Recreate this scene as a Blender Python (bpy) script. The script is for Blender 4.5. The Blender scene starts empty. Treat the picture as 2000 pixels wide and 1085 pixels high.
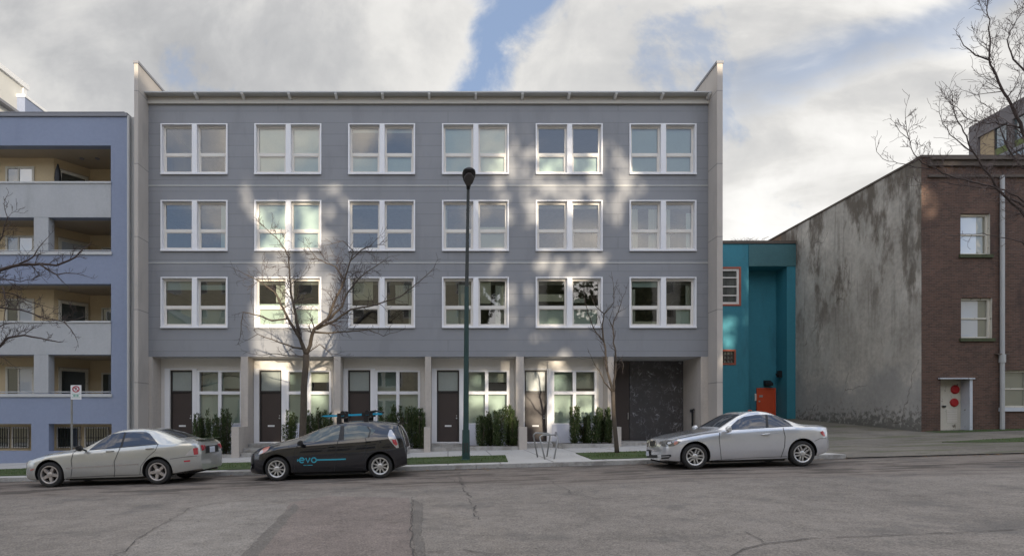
import bpy, bmesh, math, random
import numpy as np
from mathutils import Vector, Matrix, noise
from mathutils.bvhtree import BVHTree
from mathutils.geometry import delaunay_2d_cdt

# ---------------------------------------------------------------- camera, sky, sun
F, CX, CY, CAMZ = 1155.0, 875.0, 815.0, 1.5      # focal length and principal point in photo pixels, eye height
scene = bpy.context.scene
cam_d = bpy.data.cameras.new('camera')
cam = bpy.data.objects.new('camera', cam_d)
scene.collection.objects.link(cam)
scene.camera = cam
cam.location = (0, 0, CAMZ)
cam.rotation_euler = (math.radians(90), 0, 0)
cam_d.sensor_width = 36
cam_d.lens = 36 * F / 2000
cam_d.shift_x = (1000 - CX) / 2000
cam_d.shift_y = (CY - 542.5) / 2000
cam_d.clip_start = 0.1
cam_d.clip_end = 3000

SX, SZ = 0.25, 0.14            # sunlight drifts this far in -x and -z for each metre in +y
EXPO = 0.95
scene.view_settings.view_transform = 'Standard'
scene.view_settings.look = 'None'
scene.view_settings.gamma = 1
scene.view_settings.exposure = EXPO
scene.view_settings.use_curve_mapping = False
scene.cycles.caustics_reflective = False
scene.cycles.caustics_refractive = False
scene.cycles.max_bounces = 8
scene.cycles.transparent_max_bounces = 12
scene.cycles.use_denoising = True
scene.cycles.sample_clamp_indirect = 4

sun_d = bpy.data.lights.new('sun', 'SUN')
sun_d.energy = 3.1
sun_d.angle = math.radians(0.5)
sun_d.color = (1.0, 0.87, 0.68)
sun = bpy.data.objects.new('sun', sun_d)
scene.collection.objects.link(sun)
sun.location = (10, -30, 30)
sun.rotation_euler = Vector((-SX, 1, -SZ)).to_track_quat('-Z', 'Y').to_euler()  # street side direction; its patches replace light mirrored by opposite windows


class NT:
    """small helper for node trees"""
    def __init__(s, tree):
        s.t = tree
        s.n = tree.nodes
        s.l = tree.links
        s.n.clear()

    def node(s, typ, **kw):
        n = s.n.new(typ)
        for k, v in kw.items():
            setattr(n, k, v)
        return n

    def put(s, sock, v):
        if v is None:
            return
        if hasattr(v, 'links'):
            s.l.new(v, sock)
        elif isinstance(v, (tuple, list)) and len(v) == 3 and sock.type == 'RGBA':
            sock.default_value = (*v, 1)
        else:
            sock.default_value = v

    def m(s, op, a, b=None, c=None, clamp=False):
        n = s.node('ShaderNodeMath', operation=op, use_clamp=clamp)
        for i, v in enumerate((a, b, c)):
            s.put(n.inputs[i], v)
        return n.outputs[0]

    def sstep(s, x, lo, hi, a=0.0, b=1.0):
        n = s.node('ShaderNodeMapRange', interpolation_type='SMOOTHSTEP')
        for i, v in enumerate((x, lo, hi, a, b)):
            s.put(n.inputs[i], v)
        return n.outputs[0]

    def mix(s, f, a, b, mode='MIX'):
        n = s.node('ShaderNodeMix', data_type='RGBA', blend_type=mode, clamp_factor=True)
        s.put(n.inputs[0], f)
        s.put(n.inputs[6], a)
        s.put(n.inputs[7], b)
        return n.outputs[2]

    def noise(s, vec, scale, detail=4.0, rough=0.55, dist=0.0):
        n = s.node('ShaderNodeTexNoise')
        s.put(n.inputs['Vector'], vec)
        n.inputs['Scale'].default_value = scale
        n.inputs['Detail'].default_value = detail
        n.inputs['Roughness'].default_value = rough
        n.inputs['Distortion'].default_value = dist
        return n.outputs['Fac']

    def xyz(s, x, y, z):
        n = s.node('ShaderNodeCombineXYZ')
        for i, v in enumerate((x, y, z)):
            s.put(n.inputs[i], v)
        return n.outputs[0]

    def sep(s, v):
        n = s.node('ShaderNodeSeparateXYZ')
        s.put(n.inputs[0], v)
        return n.outputs

    def pos(s):
        return s.node('ShaderNodeNewGeometry').outputs['Position']

    def vscale(s, v, sc):
        n = s.node('ShaderNodeMapping')
        s.put(n.inputs['Vector'], v)
        n.inputs['Scale'].default_value = sc
        return n.outputs[0]

    def ramp(s, f, stops):
        n = s.node('ShaderNodeValToRGB')
        s.put(n.inputs[0], f)
        e = n.color_ramp.elements
        while len(e) < len(stops):
            e.new(0.5)
        for el, (p, c) in zip(e, stops):
            el.position = p
            el.color = (c, c, c, 1) if isinstance(c, (int, float)) else (*c, 1)
        return n.outputs[0]


world = bpy.data.worlds.new('World')
scene.world = world
world.use_nodes = True
g = NT(world.node_tree)
WS = 0.1
sky = g.node('ShaderNodeTexSky', sky_type='NISHITA')
sky.sun_disc = False
sky.sun_elevation = math.atan(SZ / math.hypot(1, SX))
sky.sun_rotation = math.atan2(SX, -1)
sky.air_density = 1.0
sky.dust_density = 0.6
sky.ozone_density = 2.0
dirv = g.node('ShaderNodeTexCoord').outputs['Generated']
dx, dy, dz = g.sep(dirv)
yy = g.m('MAXIMUM', g.m('ABSOLUTE', dy), 0.22)
u = g.m('DIVIDE', dx, yy)
v = g.m('DIVIDE', dz, yy)
uv = g.xyz(u, v, g.m('MULTIPLY', g.m('LESS_THAN', dy, 0.0), 7.0))
KS = 1.0 / (WS * 2 ** EXPO)                       # turns a wanted pixel value into a background colour
n1 = g.noise(uv, 2.6, 7, 0.58, 0.3)
n2 = g.noise(uv, 9.0, 6, 0.6, 0.4)
rot = g.node('ShaderNodeMapping')
g.put(rot.inputs['Vector'], uv)
rot.inputs['Rotation'].default_value = (0, 0, -0.42)
rot.inputs['Scale'].default_value = (1.0, 3.3, 1.0)
streak = g.noise(rot.outputs[0], 2.2, 6, 0.55, 0.5)
right = g.sstep(u, 0.10, 0.55)
left = g.sstep(u, -0.35, 0.12, 1.0, 0.0)
tex = g.m('ADD', g.m('MULTIPLY', n1, g.m('SUBTRACT', 1.0, right)), g.m('MULTIPLY', streak, right))
lum = g.ramp(tex, [(0.30, 0.58), (0.45, 0.71), (0.55, 0.88), (0.72, 1.0)])
lowb = g.sstep(v, 0.62, 0.15)                     # clouds thin and brighten towards the horizon on the right
lum = g.m('ADD', lum, g.m('MULTIPLY', g.m('MULTIPLY', lowb, right), 0.18))
lum = g.m('MULTIPLY', lum, g.m('SUBTRACT', 1.0, g.m('MULTIPLY', left, g.m('ADD', 0.26, g.m('MULTIPLY', n2, -0.12)))))
lum = g.m('MULTIPLY', lum, g.m('ADD', 0.84, g.m('MULTIPLY', n2, 0.32)))
behind = g.m('ADD', 1.0, g.m('ADD', g.m('MULTIPLY', g.sstep(dy, 0.15, -0.35), 1.7), g.m('MULTIPLY', g.sstep(dz, 0.55, 0.95), 1.1)))  # unseen sky behind and overhead brightened to lift the facade
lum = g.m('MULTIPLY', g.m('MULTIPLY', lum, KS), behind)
tint = g.mix(g.sstep(lum, 0.45 * KS, 0.85 * KS), (0.965, 0.975, 1.0), (1.0, 0.985, 0.955))
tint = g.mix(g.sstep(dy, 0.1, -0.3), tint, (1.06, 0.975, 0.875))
cloud = g.mix(1.0, tint, g.xyz(lum, lum, lum), 'MULTIPLY')
# gaps of blue sky
wob = g.m('ADD', g.m('MULTIPLY', g.m('SUBTRACT', n2, 0.5), 0.16), g.m('MULTIPLY', g.m('SUBTRACT', n1, 0.5), 0.12))
cen = g.m('ADD', 0.117, g.m('MULTIPLY', g.m('SUBTRACT', v, 0.706), 0.44))
hw = g.m('ADD', 0.052, g.m('MULTIPLY', g.m('SUBTRACT', v, 0.706), 0.12))
off = g.m('ABSOLUTE', g.m('ADD', g.m('SUBTRACT', u, cen), wob))
gap = g.sstep(g.m('SUBTRACT', off, hw), -0.028, 0.024, 1.0, 0.0)
st = g.m('SUBTRACT', v, g.m('ADD', 0.548, g.m('MULTIPLY', g.m('SUBTRACT', u, 0.524), 0.405)))
st = g.m('ABSOLUTE', g.m('ADD', st, g.m('MULTIPLY', g.m('SUBTRACT', streak, 0.5), 0.22)))
gap2 = g.m('MULTIPLY', g.sstep(st, 0.0, 0.065, 0.62, 0.0), g.sstep(u, 0.34, 0.60))
other = g.m('MULTIPLY', g.sstep(n1, 0.40, 0.33), 0.55)
front = g.m('GREATER_THAN', dy, 0.0)
gaps = g.m('MAXIMUM', g.m('MULTIPLY', g.m('MAXIMUM', gap, gap2), front), other, clamp=True)
gaps_b = g.m('MULTIPLY', g.sstep(n1, 0.66, 0.46), g.m('SUBTRACT', 1.0, front))
gaps = g.m('MAXIMUM', gaps, gaps_b)
blue = g.mix(0.7, sky.outputs[0], (0.36 * KS, 0.46 * KS, 0.68 * KS))
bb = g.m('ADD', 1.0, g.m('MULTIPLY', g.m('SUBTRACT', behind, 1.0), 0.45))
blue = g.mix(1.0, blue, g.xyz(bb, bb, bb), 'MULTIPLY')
col = g.mix(gaps, cloud, blue)
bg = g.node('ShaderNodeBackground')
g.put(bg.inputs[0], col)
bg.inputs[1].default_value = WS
out = g.node('ShaderNodeOutputWorld')
g.l.new(bg.outputs[0], out.inputs[0])


# ---------------------------------------------------------------- materials
def new_mat(name):
    m = bpy.data.materials.new(name)
    m.use_nodes = True
    return m, NT(m.node_tree)


def finish(g, shader):
    o = g.node('ShaderNodeOutputMaterial')
    g.l.new(shader, o.inputs[0])


def pm(name, col, rough=0.6, var=0.12, vscale=1.5, bump=0.05, bscale=30, metal=0.0, spec=0.4, coat=0.0, dirt=None,
       dscale=(1, 1, 1), dlo=0.5, dhi=0.7, damt=0.6, obj=False):
    """a painted or natural surface: colour with slow and fine variation, optional stain colour, fine bump"""
    m, g = new_mat(name)
    p = g.node('ShaderNodeTexCoord').outputs['Object'] if obj else g.pos()
    n = g.noise(p, vscale, 5, 0.6)
    f = g.noise(p, vscale * 14, 3, 0.6)
    k = g.m('ADD', g.m('MULTIPLY', g.m('SUBTRACT', n, 0.5), 3.2 * var), g.m('ADD', 1.0, g.m('MULTIPLY', g.m('SUBTRACT', f, 0.5), 2.6 * var)))
    c = g.mix(1.0, col, g.xyz(k, k, k), 'MULTIPLY')
    if dirt is not None:
        d = g.noise(g.vscale(p, dscale), 1.0, 8, 0.65)
        c = g.mix(g.m('MULTIPLY', g.sstep(d, dlo, dhi), damt), c, dirt)
    b = g.node('ShaderNodeBsdfPrincipled')
    g.put(b.inputs['Base Color'], c)
    g.put(b.inputs['Roughness'], g.m('ADD', rough - 0.05, g.m('MULTIPLY', n, 0.1)))
    b.inputs['Metallic'].default_value = metal
    b.inputs['Specular IOR Level'].default_value = spec
    b.inputs['Coat Weight'].default_value = coat
    b.inputs['Coat Roughness'].default_value = 0.03
    if bump:
        bn = g.node('ShaderNodeBump')
        bn.inputs['Strength'].default_value = bump
        bn.inputs['Distance'].default_value = 0.02
        g.put(bn.inputs['Height'], g.noise(p, bscale, 4, 0.6))
        g.l.new(bn.outputs[0], b.inputs['Normal'])
    finish(g, b.outputs[0])
    return m


def brickish(name, c1, c2, mortar, w, h, msize, axis='x', rough=0.85, bump=0.4, var=0.15, dirt=None, sm=0.1, damt=0.5, offset=0.5):
    """brick or panel pattern laid over a wall"""
    m, g = new_mat(name)
    x, y, z = g.sep(g.pos())
    vec = g.xyz(x if axis == 'x' else y, z, 0.0)
    t = g.node('ShaderNodeTexBrick')
    t.offset = offset
    g.put(t.inputs['Vector'], vec)
    g.put(t.inputs['Color1'], c1)
    g.put(t.inputs['Color2'], c2)
    g.put(t.inputs['Mortar'], mortar)
    t.inputs['Scale'].default_value = 1.0
    t.inputs['Mortar Size'].default_value = msize
    t.inputs['Mortar Smooth'].default_value = sm
    t.inputs['Bias'].default_value = 0.0
    t.inputs['Brick Width'].default_value = w
    t.inputs['Row Height'].default_value = h
    n = g.noise(g.pos(), 0.7, 6, 0.6)
    k = g.m('ADD', 1.0 - 1.5 * var, g.m('MULTIPLY', n, 3 * var))
    c = g.mix(1.0, t.outputs['Color'], g.xyz(k, k, k), 'MULTIPLY')
    if dirt is not None:
        d = g.noise(g.vscale(g.pos(), (1.2, 1.2, 0.35)), 1.0, 8, 0.65)
        c = g.mix(g.m('MULTIPLY', g.sstep(d, 0.5, 0.68), damt), c, dirt)
    b = g.node('ShaderNodeBsdfPrincipled')
    g.put(b.inputs['Base Color'], c)
    b.inputs['Roughness'].default_value = rough
    b.inputs['Specular IOR Level'].default_value = 0.3
    bn = g.node('ShaderNodeBump')
    bn.inputs['Strength'].default_value = bump
    bn.inputs['Distance'].default_value = 0.01
    g.put(bn.inputs['Height'], g.m('SUBTRACT', g.m('MULTIPLY', g.noise(g.pos(), 25, 3), 0.3), t.outputs['Fac']))
    g.l.new(bn.outputs[0], b.inputs['Normal'])
    finish(g, b.outputs[0])
    return m


def glassy(name, tint=(0.86, 0.93, 0.9), refl=0.15, opaque=None, wav=0.02):
    """window glass: a mirror coat over a see-through (or tinted opaque) pane"""
    m, g = new_mat(name)
    gl = g.node('ShaderNodeBsdfGlossy')
    gl.inputs['Roughness'].default_value = 0.015
    bn = g.node('ShaderNodeBump')
    bn.inputs['Strength'].default_value = wav
    bn.inputs['Distance'].default_value = 0.05
    g.put(bn.inputs['Height'], g.noise(g.pos(), 1.6, 2))
    g.l.new(bn.outputs[0], gl.inputs['Normal'])
    if opaque is None:
        base = g.node('ShaderNodeBsdfTransparent')
        g.put(base.inputs[0], tint)
    else:
        base = g.node('ShaderNodeBsdfDiffuse')
        g.put(base.inputs[0], opaque)
    fr = g.node('ShaderNodeFresnel')
    fr.inputs[0].default_value = 1.5
    mx = g.node('ShaderNodeMixShader')
    g.put(mx.inputs[0], g.m('ADD', fr.outputs[0], refl, clamp=True))
    g.l.new(base.outputs[0], mx.inputs[1])
    g.l.new(gl.outputs[0], mx.inputs[2])
    finish(g, mx.outputs[0])
    return m


def concrete_wall(name):
    """old stuccoed concrete: grey with dark run-off streaks from the top and a paler painted-over foot"""
    m, g = new_mat(name)
    p = g.pos()
    x, y, z = g.sep(p)
    n = g.noise(p, 0.5, 7, 0.6)
    f = g.noise(p, 5.0, 6, 0.65)
    base = g.ramp(n, [(0.3, (0.34, 0.315, 0.28)), (0.5, (0.46, 0.43, 0.385)), (0.7, (0.60, 0.56, 0.50))])
    k = g.m('ADD', 0.62, g.m('MULTIPLY', f, 0.76))
    base = g.mix(1.0, base, g.xyz(k, k, k), 'MULTIPLY')
    stv = g.noise(g.vscale(p, (1.0, 0.40, 0.15)), 1.0, 9, 0.70)
    reach = g.sstep(g.m('ADD', z, g.m('MULTIPLY', g.m('SUBTRACT', n, 0.5), 9.0)), 4.5, 9.5)
    streakf = g.m('MULTIPLY', g.sstep(stv, 0.45, 0.55), reach)
    base = g.mix(g.m('MULTIPLY', streakf, 0.80), base, (0.10, 0.080, 0.060))
    drip = g.m('MULTIPLY', g.sstep(g.noise(g.vscale(p, (1.0, 3.4, 0.16)), 1.0, 7, 0.7), 0.50, 0.62), g.sstep(z, 2.0, 8.0))
    base = g.mix(g.m('MULTIPLY', drip, 0.35), base, (0.11, 0.10, 0.085))
    lite = g.m('MULTIPLY', g.sstep(g.noise(g.vscale(p, (1.0, 1.2, 0.5)), 1.0, 6, 0.6), 0.52, 0.64), 0.5)
    base = g.mix(lite, base, (0.56, 0.54, 0.49))
    foot = g.m('MULTIPLY', g.sstep(g.m('ADD', z, g.m('MULTIPLY', g.m('SUBTRACT', n, 0.5), 4.0)), 4.0, 3.0, 0.0, 1.0), 0.55)
    base = g.mix(foot, base, (0.31, 0.31, 0.31))
    moss = g.m('MULTIPLY', g.sstep(g.m('ADD', z, g.m('MULTIPLY', g.m('SUBTRACT', f, 0.5), 3.5)), 1.9, 1.2), 0.6)
    base = g.mix(moss, base, (0.06, 0.058, 0.045))
    vo = g.node('ShaderNodeTexVoronoi', feature='DISTANCE_TO_EDGE')
    warp = g.node('ShaderNodeVectorMath', operation='ADD')
    nn = g.node('ShaderNodeTexNoise')
    nn.inputs['Scale'].default_value = 1.3
    g.put(nn.inputs['Vector'], p)
    g.l.new(p, warp.inputs[0])
    g.l.new(nn.outputs['Color'], warp.inputs[1])
    g.put(vo.inputs['Vector'], warp.outputs[0])
    vo.inputs['Scale'].default_value = 0.42
    crack = g.m('MULTIPLY', g.sstep(vo.outputs['Distance'], 0.004, 0.016, 1.0, 0.0), g.sstep(n, 0.52, 0.62))
    base = g.mix(g.m('MULTIPLY', crack, 0.40), base, (0.06, 0.05, 0.04))
    b = g.node('ShaderNodeBsdfPrincipled')
    g.put(b.inputs['Base Color'], base)
    b.inputs['Roughness'].default_value = 0.9
    b.inputs['Specular IOR Level'].default_value = 0.2
    bn = g.node('ShaderNodeBump')
    bn.inputs['Strength'].default_value = 0.5
    bn.inputs['Distance'].default_value = 0.03
    g.put(bn.inputs['Height'], g.m('ADD', f, g.m('MULTIPLY', crack, -1.0)))
    g.l.new(bn.outputs[0], b.inputs['Normal'])
    finish(g, b.outputs[0])
    return m


def asphalt(name, tone, red=0.0, lane=True):
    m, g = new_mat(name)
    p = g.pos()
    x, y, z = g.sep(p)
    n = g.noise(p, 0.35, 6, 0.6)
    f = g.noise(p, 9.0, 5, 0.7)
    ff = g.noise(p, 45.0, 3, 0.75)
    k = g.m('ADD', g.m('ADD', -1.65, g.m('MULTIPLY', n, 0.7)), g.m('ADD', g.m('ADD', g.m('MULTIPLY', f, 0.9), g.m('MULTIPLY', g.noise(p, 1.7, 5, 0.65), 0.9)), g.m('MULTIPLY', ff, 2.8)))
    base = g.mix(1.0, tone, g.xyz(k, k, k), 'MULTIPLY')
    sp = g.node('ShaderNodeTexVoronoi')
    g.put(sp.inputs['Vector'], p)
    sp.inputs['Scale'].default_value = 55.0
    grit = g.sstep(sp.outputs['Distance'], 0.10, 0.22, 1.0, 0.0)
    base = g.mix(g.m('MULTIPLY', grit, 0.35), base, (tone[0] * 2.3, tone[1] * 2.3, tone[2] * 2.25))
    if lane:      # oil, damp and leaf dirt smeared along the parking lane
        sv = g.noise(g.vscale(p, (0.55, 2.6, 1.0)), 1.0, 8, 0.66)
        near = g.sstep(g.m('ADD', y, g.m('MULTIPLY', g.m('SUBTRACT', n, 0.5), 3.0)), 11.6, 13.6)
        base = g.mix(g.m('MULTIPLY', near, 0.50), base, (0.165, 0.130, 0.108))
        base = g.mix(g.m('MULTIPLY', g.m('MULTIPLY', g.sstep(sv, 0.47, 0.57), near), 0.80), base, (0.052, 0.043, 0.037))
        sv2 = g.noise(g.vscale(p, (0.8, 4.0, 1.0)), 1.3, 7, 0.66)
        base = g.mix(g.m('MULTIPLY', g.m('MULTIPLY', g.sstep(sv2, 0.56, 0.68), near), 0.45), base, (0.27, 0.24, 0.21))
        gut = g.sstep(g.m('ADD', y, g.m('MULTIPLY', g.m('SUBTRACT', f, 0.5), 0.5)), 16.1, 16.5)
        base = g.mix(g.m('MULTIPLY', gut, 0.75), base, (0.045, 0.038, 0.032))
        base = g.mix(g.m('MULTIPLY', g.sstep(g.noise(p, 0.8, 6, 0.65), 0.54, 0.66), 0.40), base, (0.085, 0.082, 0.08))
    b = g.node('ShaderNodeBsdfPrincipled')
    g.put(b.inputs['Base Color'], base)
    b.inputs['Roughness'].default_value = 0.82
    b.inputs['Specular IOR Level'].default_value = 0.35
    bn = g.node('ShaderNodeBump')
    bn.inputs['Strength'].default_value = 0.55
    bn.inputs['Distance'].default_value = 0.012
    g.put(bn.inputs['Height'], g.m('ADD', g.m('MULTIPLY', f, 0.6), ff))
    g.l.new(bn.outputs[0], b.inputs['Normal'])
    finish(g, b.outputs[0])
    return m


def leafy(name, c1, c2, c3):
    m, g = new_mat(name)
    t = g.node('ShaderNodeNewGeometry')
    rnd = t.outputs['Random Per Island']
    c = g.mix(rnd, c1, c2)
    c = g.mix(g.sstep(rnd, 0.86, 0.97), c, c3)
    b = g.node('ShaderNodeBsdfPrincipled')
    g.put(b.inputs['Base Color'], c)
    b.inputs['Roughness'].default_value = 0.6
    b.inputs['Specular IOR Level'].default_value = 0.3
    finish(g, b.outputs[0])
    return m


def mural(name):
    """dark gate painted with pale scribbled strokes"""
    m, g = new_mat(name)
    p = g.pos()
    n = g.noise(p, 2.0, 5, 0.6)
    base = g.mix(n, (0.035, 0.034, 0.037), (0.085, 0.075, 0.072))
    for sc, di, th, am in ((1.5, 2.2, 0.012, 0.75), (2.7, 3.0, 0.014, 0.5)):
        q = g.noise(g.vscale(p, (1, 1, 0.75)), sc, 2, 0.5, di)
        line = g.sstep(g.m('ABSOLUTE', g.m('SUBTRACT', q, 0.5)), 0.0, th, 1.0, 0.0)
        br = g.sstep(g.noise(p, 3.1, 3), 0.45, 0.6)
        base = g.mix(g.m('MULTIPLY', g.m('MULTIPLY', line, br), am), base, (0.46, 0.46, 0.49))
    pt = g.sstep(g.noise(g.vscale(p, (1, 1, 0.6)), 6.0, 4, 0.7), 0.60, 0.68)
    base = g.mix(g.m('MULTIPLY', pt, 0.6), base, (0.22, 0.23, 0.26))
    b = g.node('ShaderNodeBsdfPrincipled')
    g.put(b.inputs['Base Color'], base)
    b.inputs['Roughness'].default_value = 0.5
    finish(g, b.outputs[0])
    return m


M = {}
M['siding'] = brickish('grey siding', (0.256, 0.260, 0.274), (0.266, 0.270, 0.284), (0.178, 0.182, 0.192), 14.0, 0.47, 0.009, rough=0.5, bump=0.25, var=0.07, dirt=(0.205, 0.208, 0.218), damt=0.45)
M['trim'] = pm('white painted trim', (0.80, 0.79, 0.80), 0.45, 0.04, 1.5, 0.02)
M['sash'] = pm('cream vinyl sash', (0.74, 0.70, 0.64), 0.4, 0.04, 1.5, 0.02)
M['batten'] = pm('pale metal batten', (0.50, 0.50, 0.48), 0.45, 0.05)
M['precast'] = pm('taupe concrete party wall', (0.49, 0.44, 0.39), 0.8, 0.09, 0.8, 0.15, 40, dirt=(0.27, 0.25, 0.23), dscale=(1.2, 1.2, 0.2), dlo=0.5, dhi=0.75, damt=0.5)
M['fin'] = brickish('jointed taupe party wall', (0.49, 0.445, 0.40), (0.47, 0.425, 0.38), (0.29, 0.27, 0.25), 30.0, 2.9, 0.02, axis='x', rough=0.8, bump=0.2, var=0.10, dirt=(0.28, 0.26, 0.24), damt=0.3)
M['panelwhite'] = pm('pale entry panel', (0.72, 0.68, 0.63), 0.6, 0.05, 1.0, 0.04)
M['panelblue'] = pm('bluish white apron panel', (0.62, 0.63, 0.70), 0.5, 0.04, 1.0, 0.03)
M['doorbrown'] = pm('dark brown door', (0.060, 0.045, 0.040), 0.45, 0.10, 2.0, 0.03)
M['doorframe'] = pm('near black frame', (0.03, 0.026, 0.025), 0.4, 0.05)
M['metal'] = pm('brushed steel', (0.55, 0.54, 0.52), 0.35, 0.05, metal=0.8)
M['whitemetal'] = pm('white enamel', (0.78, 0.77, 0.75), 0.35, 0.03)
M['capmetal'] = pm('dark grey metal cap', (0.22, 0.22, 0.235), 0.5, 0.06)
M['canopy'] = pm('grey canopy soffit', (0.52, 0.52, 0.51), 0.6, 0.05)
M['beam'] = pm('beige beam', (0.48, 0.45, 0.40), 0.6, 0.05)
M['roofing'] = pm('flat roof membrane', (0.25, 0.25, 0.25), 0.9)
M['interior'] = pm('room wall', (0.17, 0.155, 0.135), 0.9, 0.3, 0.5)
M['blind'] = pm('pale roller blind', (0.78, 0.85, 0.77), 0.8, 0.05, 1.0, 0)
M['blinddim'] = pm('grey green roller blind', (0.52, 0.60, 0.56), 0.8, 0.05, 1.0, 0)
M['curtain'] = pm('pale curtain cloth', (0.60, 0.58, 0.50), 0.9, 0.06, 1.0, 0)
M['crack'] = pm('dirt filled crack', (0.085, 0.078, 0.072), 0.95, 0.2)
M['glass'] = glassy('window glass')
M['glasslow'] = glassy('clear window glass', refl=0.10)
M['frosted'] = pm('frosted transom glass', (0.30, 0.33, 0.31), 0.25, 0.08, 1.2, 0, spec=0.8)
M['periwinkle'] = pm('periwinkle stucco', (0.245, 0.28, 0.375), 0.8, 0.07, 0.5, 0.12, 60, dirt=(0.17, 0.19, 0.27), dscale=(0.9, 0.9, 0.16), dlo=0.55, dhi=0.8, damt=0.35)
M['greystucco'] = pm('pale grey stucco', (0.42, 0.425, 0.43), 0.85, 0.09, 0.9, 0.12, 60, dirt=(0.28, 0.28, 0.275), dscale=(1.4, 1.4, 0.4), dlo=0.5, dhi=0.75, damt=0.55)
M['beige'] = pm('ochre beige stucco', (0.58, 0.46, 0.29), 0.85, 0.06, 0.8, 0.1, 60)
M['soffit'] = pm('brown shaded soffit', (0.42, 0.35, 0.26), 0.85, 0.06)  # one even brown for balcony ceilings and drip edges
M['cap'] = pm('light grey coping', (0.50, 0.50, 0.49), 0.6, 0.05)
M['pipe'] = pm('light grey pipe', (0.42, 0.42, 0.41), 0.5, 0.06)
M['teal'] = pm('teal painted block', (0.045, 0.225, 0.285), 0.7, 0.10, 0.6, 0.12, 20, dirt=(0.03, 0.11, 0.14), dscale=(1.0, 1.0, 0.25), dlo=0.5, dhi=0.75, damt=0.5)
M['tealdark'] = pm('weathered teal band', (0.06, 0.15, 0.16), 0.75, 0.14, 0.9, 0.12, 20)
M['orange'] = pm('orange red paint', (0.62, 0.085, 0.03), 0.5, 0.08)
M['rustframe'] = pm('faded orange red frame', (0.36, 0.10, 0.06), 0.6, 0.15)
M['brick'] = brickish('dark red brick', (0.078, 0.046, 0.034), (0.135, 0.074, 0.052), (0.125, 0.098, 0.082), 0.215, 0.072, 0.010, dirt=(0.050, 0.034, 0.030), damt=0.55, var=0.22, sm=0.3)
M['brickside'] = brickish('brown brick side', (0.20, 0.13, 0.09), (0.24, 0.16, 0.11), (0.2, 0.16, 0.12), 0.215, 0.072, 0.010, axis='y')
M['stucco_old'] = concrete_wall('stained old concrete')
M['oldwhite'] = pm('peeling cream paint', (0.60, 0.565, 0.48), 0.65, 0.10, 1.5, 0.15, 30, dirt=(0.12, 0.09, 0.06), dscale=(6, 6, 4), dlo=0.60, dhi=0.66, damt=0.8)
M['oldbluewhite'] = pm('peeling bluish paint', (0.50, 0.52, 0.55), 0.65, 0.10, 1.5, 0.15, 30, dirt=(0.12, 0.09, 0.06), dscale=(6, 6, 4), dlo=0.62, dhi=0.68, damt=0.8)
M['cornice'] = pm('weathered brown cornice', (0.105, 0.085, 0.070), 0.85, 0.25, 1.2, 0.3, 12)
M['mossy'] = pm('mossy stone sill', (0.07, 0.078, 0.04), 0.9, 0.3, 5, 0.3)
M['red'] = pm('red enamel', (0.42, 0.022, 0.025), 0.45, 0.06)
M['asphalt'] = asphalt('worn asphalt', (0.215, 0.190, 0.167))
M['asphalt_red'] = asphalt('reddish asphalt patch', (0.203, 0.168, 0.149), lane=False)
M['asphalt_light'] = asphalt('pale asphalt patch', (0.238, 0.214, 0.190), lane=False)
M['asphalt_dark'] = asphalt('dark asphalt seam', (0.160, 0.143, 0.127), lane=False)
M['lot'] = pm('mossy asphalt lane', (0.165, 0.148, 0.125), 0.95, 0.36, 0.7, 0.9, 22, dirt=(0.085, 0.095, 0.045), dscale=(0.35, 1.5, 1), dlo=0.50, dhi=0.60, damt=0.65)
M['sidewalk'] = brickish('concrete sidewalk', (0.47, 0.455, 0.43), (0.44, 0.425, 0.405), (0.22, 0.21, 0.195), 1.5, 1.5, 0.02, offset=0.0, var=0.12, bump=0.2)
M['kerb'] = pm('stone grey kerb', (0.40, 0.385, 0.36), 0.85, 0.2, 1.2, 0.3, 25, dirt=(0.20, 0.185, 0.16), dscale=(2.2, 1, 3), dlo=0.45, dhi=0.65, damt=0.6)
M['soil'] = pm('dark soil', (0.06, 0.05, 0.035), 0.95, 0.3)
M['grass_base'] = pm('turf', (0.055, 0.082, 0.026), 0.95, 0.35, 2.0, 0.6, 60, dirt=(0.10, 0.085, 0.045), dscale=(1.5, 1.5, 1), dlo=0.55, dhi=0.7, damt=0.5)
M['grass'] = leafy('grass blades', (0.045, 0.085, 0.018), (0.085, 0.125, 0.032), (0.17, 0.15, 0.065))
M['yew'] = leafy('yew needles', (0.045, 0.072, 0.028), (0.095, 0.130, 0.045), (0.26, 0.25, 0.17))
M['fir'] = leafy('dense evergreen leaves', (0.08, 0.10, 0.05), (0.15, 0.155, 0.08), (0.20, 0.19, 0.11))
M['bark'] = pm('grey brown bark', (0.095, 0.075, 0.057), 0.9, 0.3, 5, 0.5, 50)
M['twig'] = pm('dark twigs', (0.075, 0.056, 0.050), 0.9, 0.2, 5, 0)
M['twigred'] = pm('reddish grey twigs', (0.13, 0.10, 0.092), 0.9, 0.2, 5, 0)
M['lampgreen'] = pm('dark green painted pole', (0.022, 0.055, 0.050), 0.5, 0.15, 3, 0.1)
M['lampgrey'] = pm('dark grey pole', (0.035, 0.040, 0.037), 0.5, 0.15, 3, 0.1)
M['lamphead'] = pm('black lamp housing', (0.022, 0.020, 0.020), 0.5, 0.1)
M['lamplens'] = pm('dull grey lamp lens', (0.10, 0.088, 0.085), 0.3, 0.25, 20, 0)
M['galv'] = pm('galvanised steel', (0.30, 0.30, 0.29), 0.45, 0.12, 8, 0.05, metal=0.5)
M['signwhite'] = pm('white sign face', (0.78, 0.78, 0.78), 0.4, 0.03)
M['signgreen'] = pm('green sign print', (0.10, 0.36, 0.26), 0.4, 0.03)
M['signred'] = pm('red sign print', (0.42, 0.03, 0.06), 0.4, 0.03)
M['mural'] = mural('mural gate')
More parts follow.
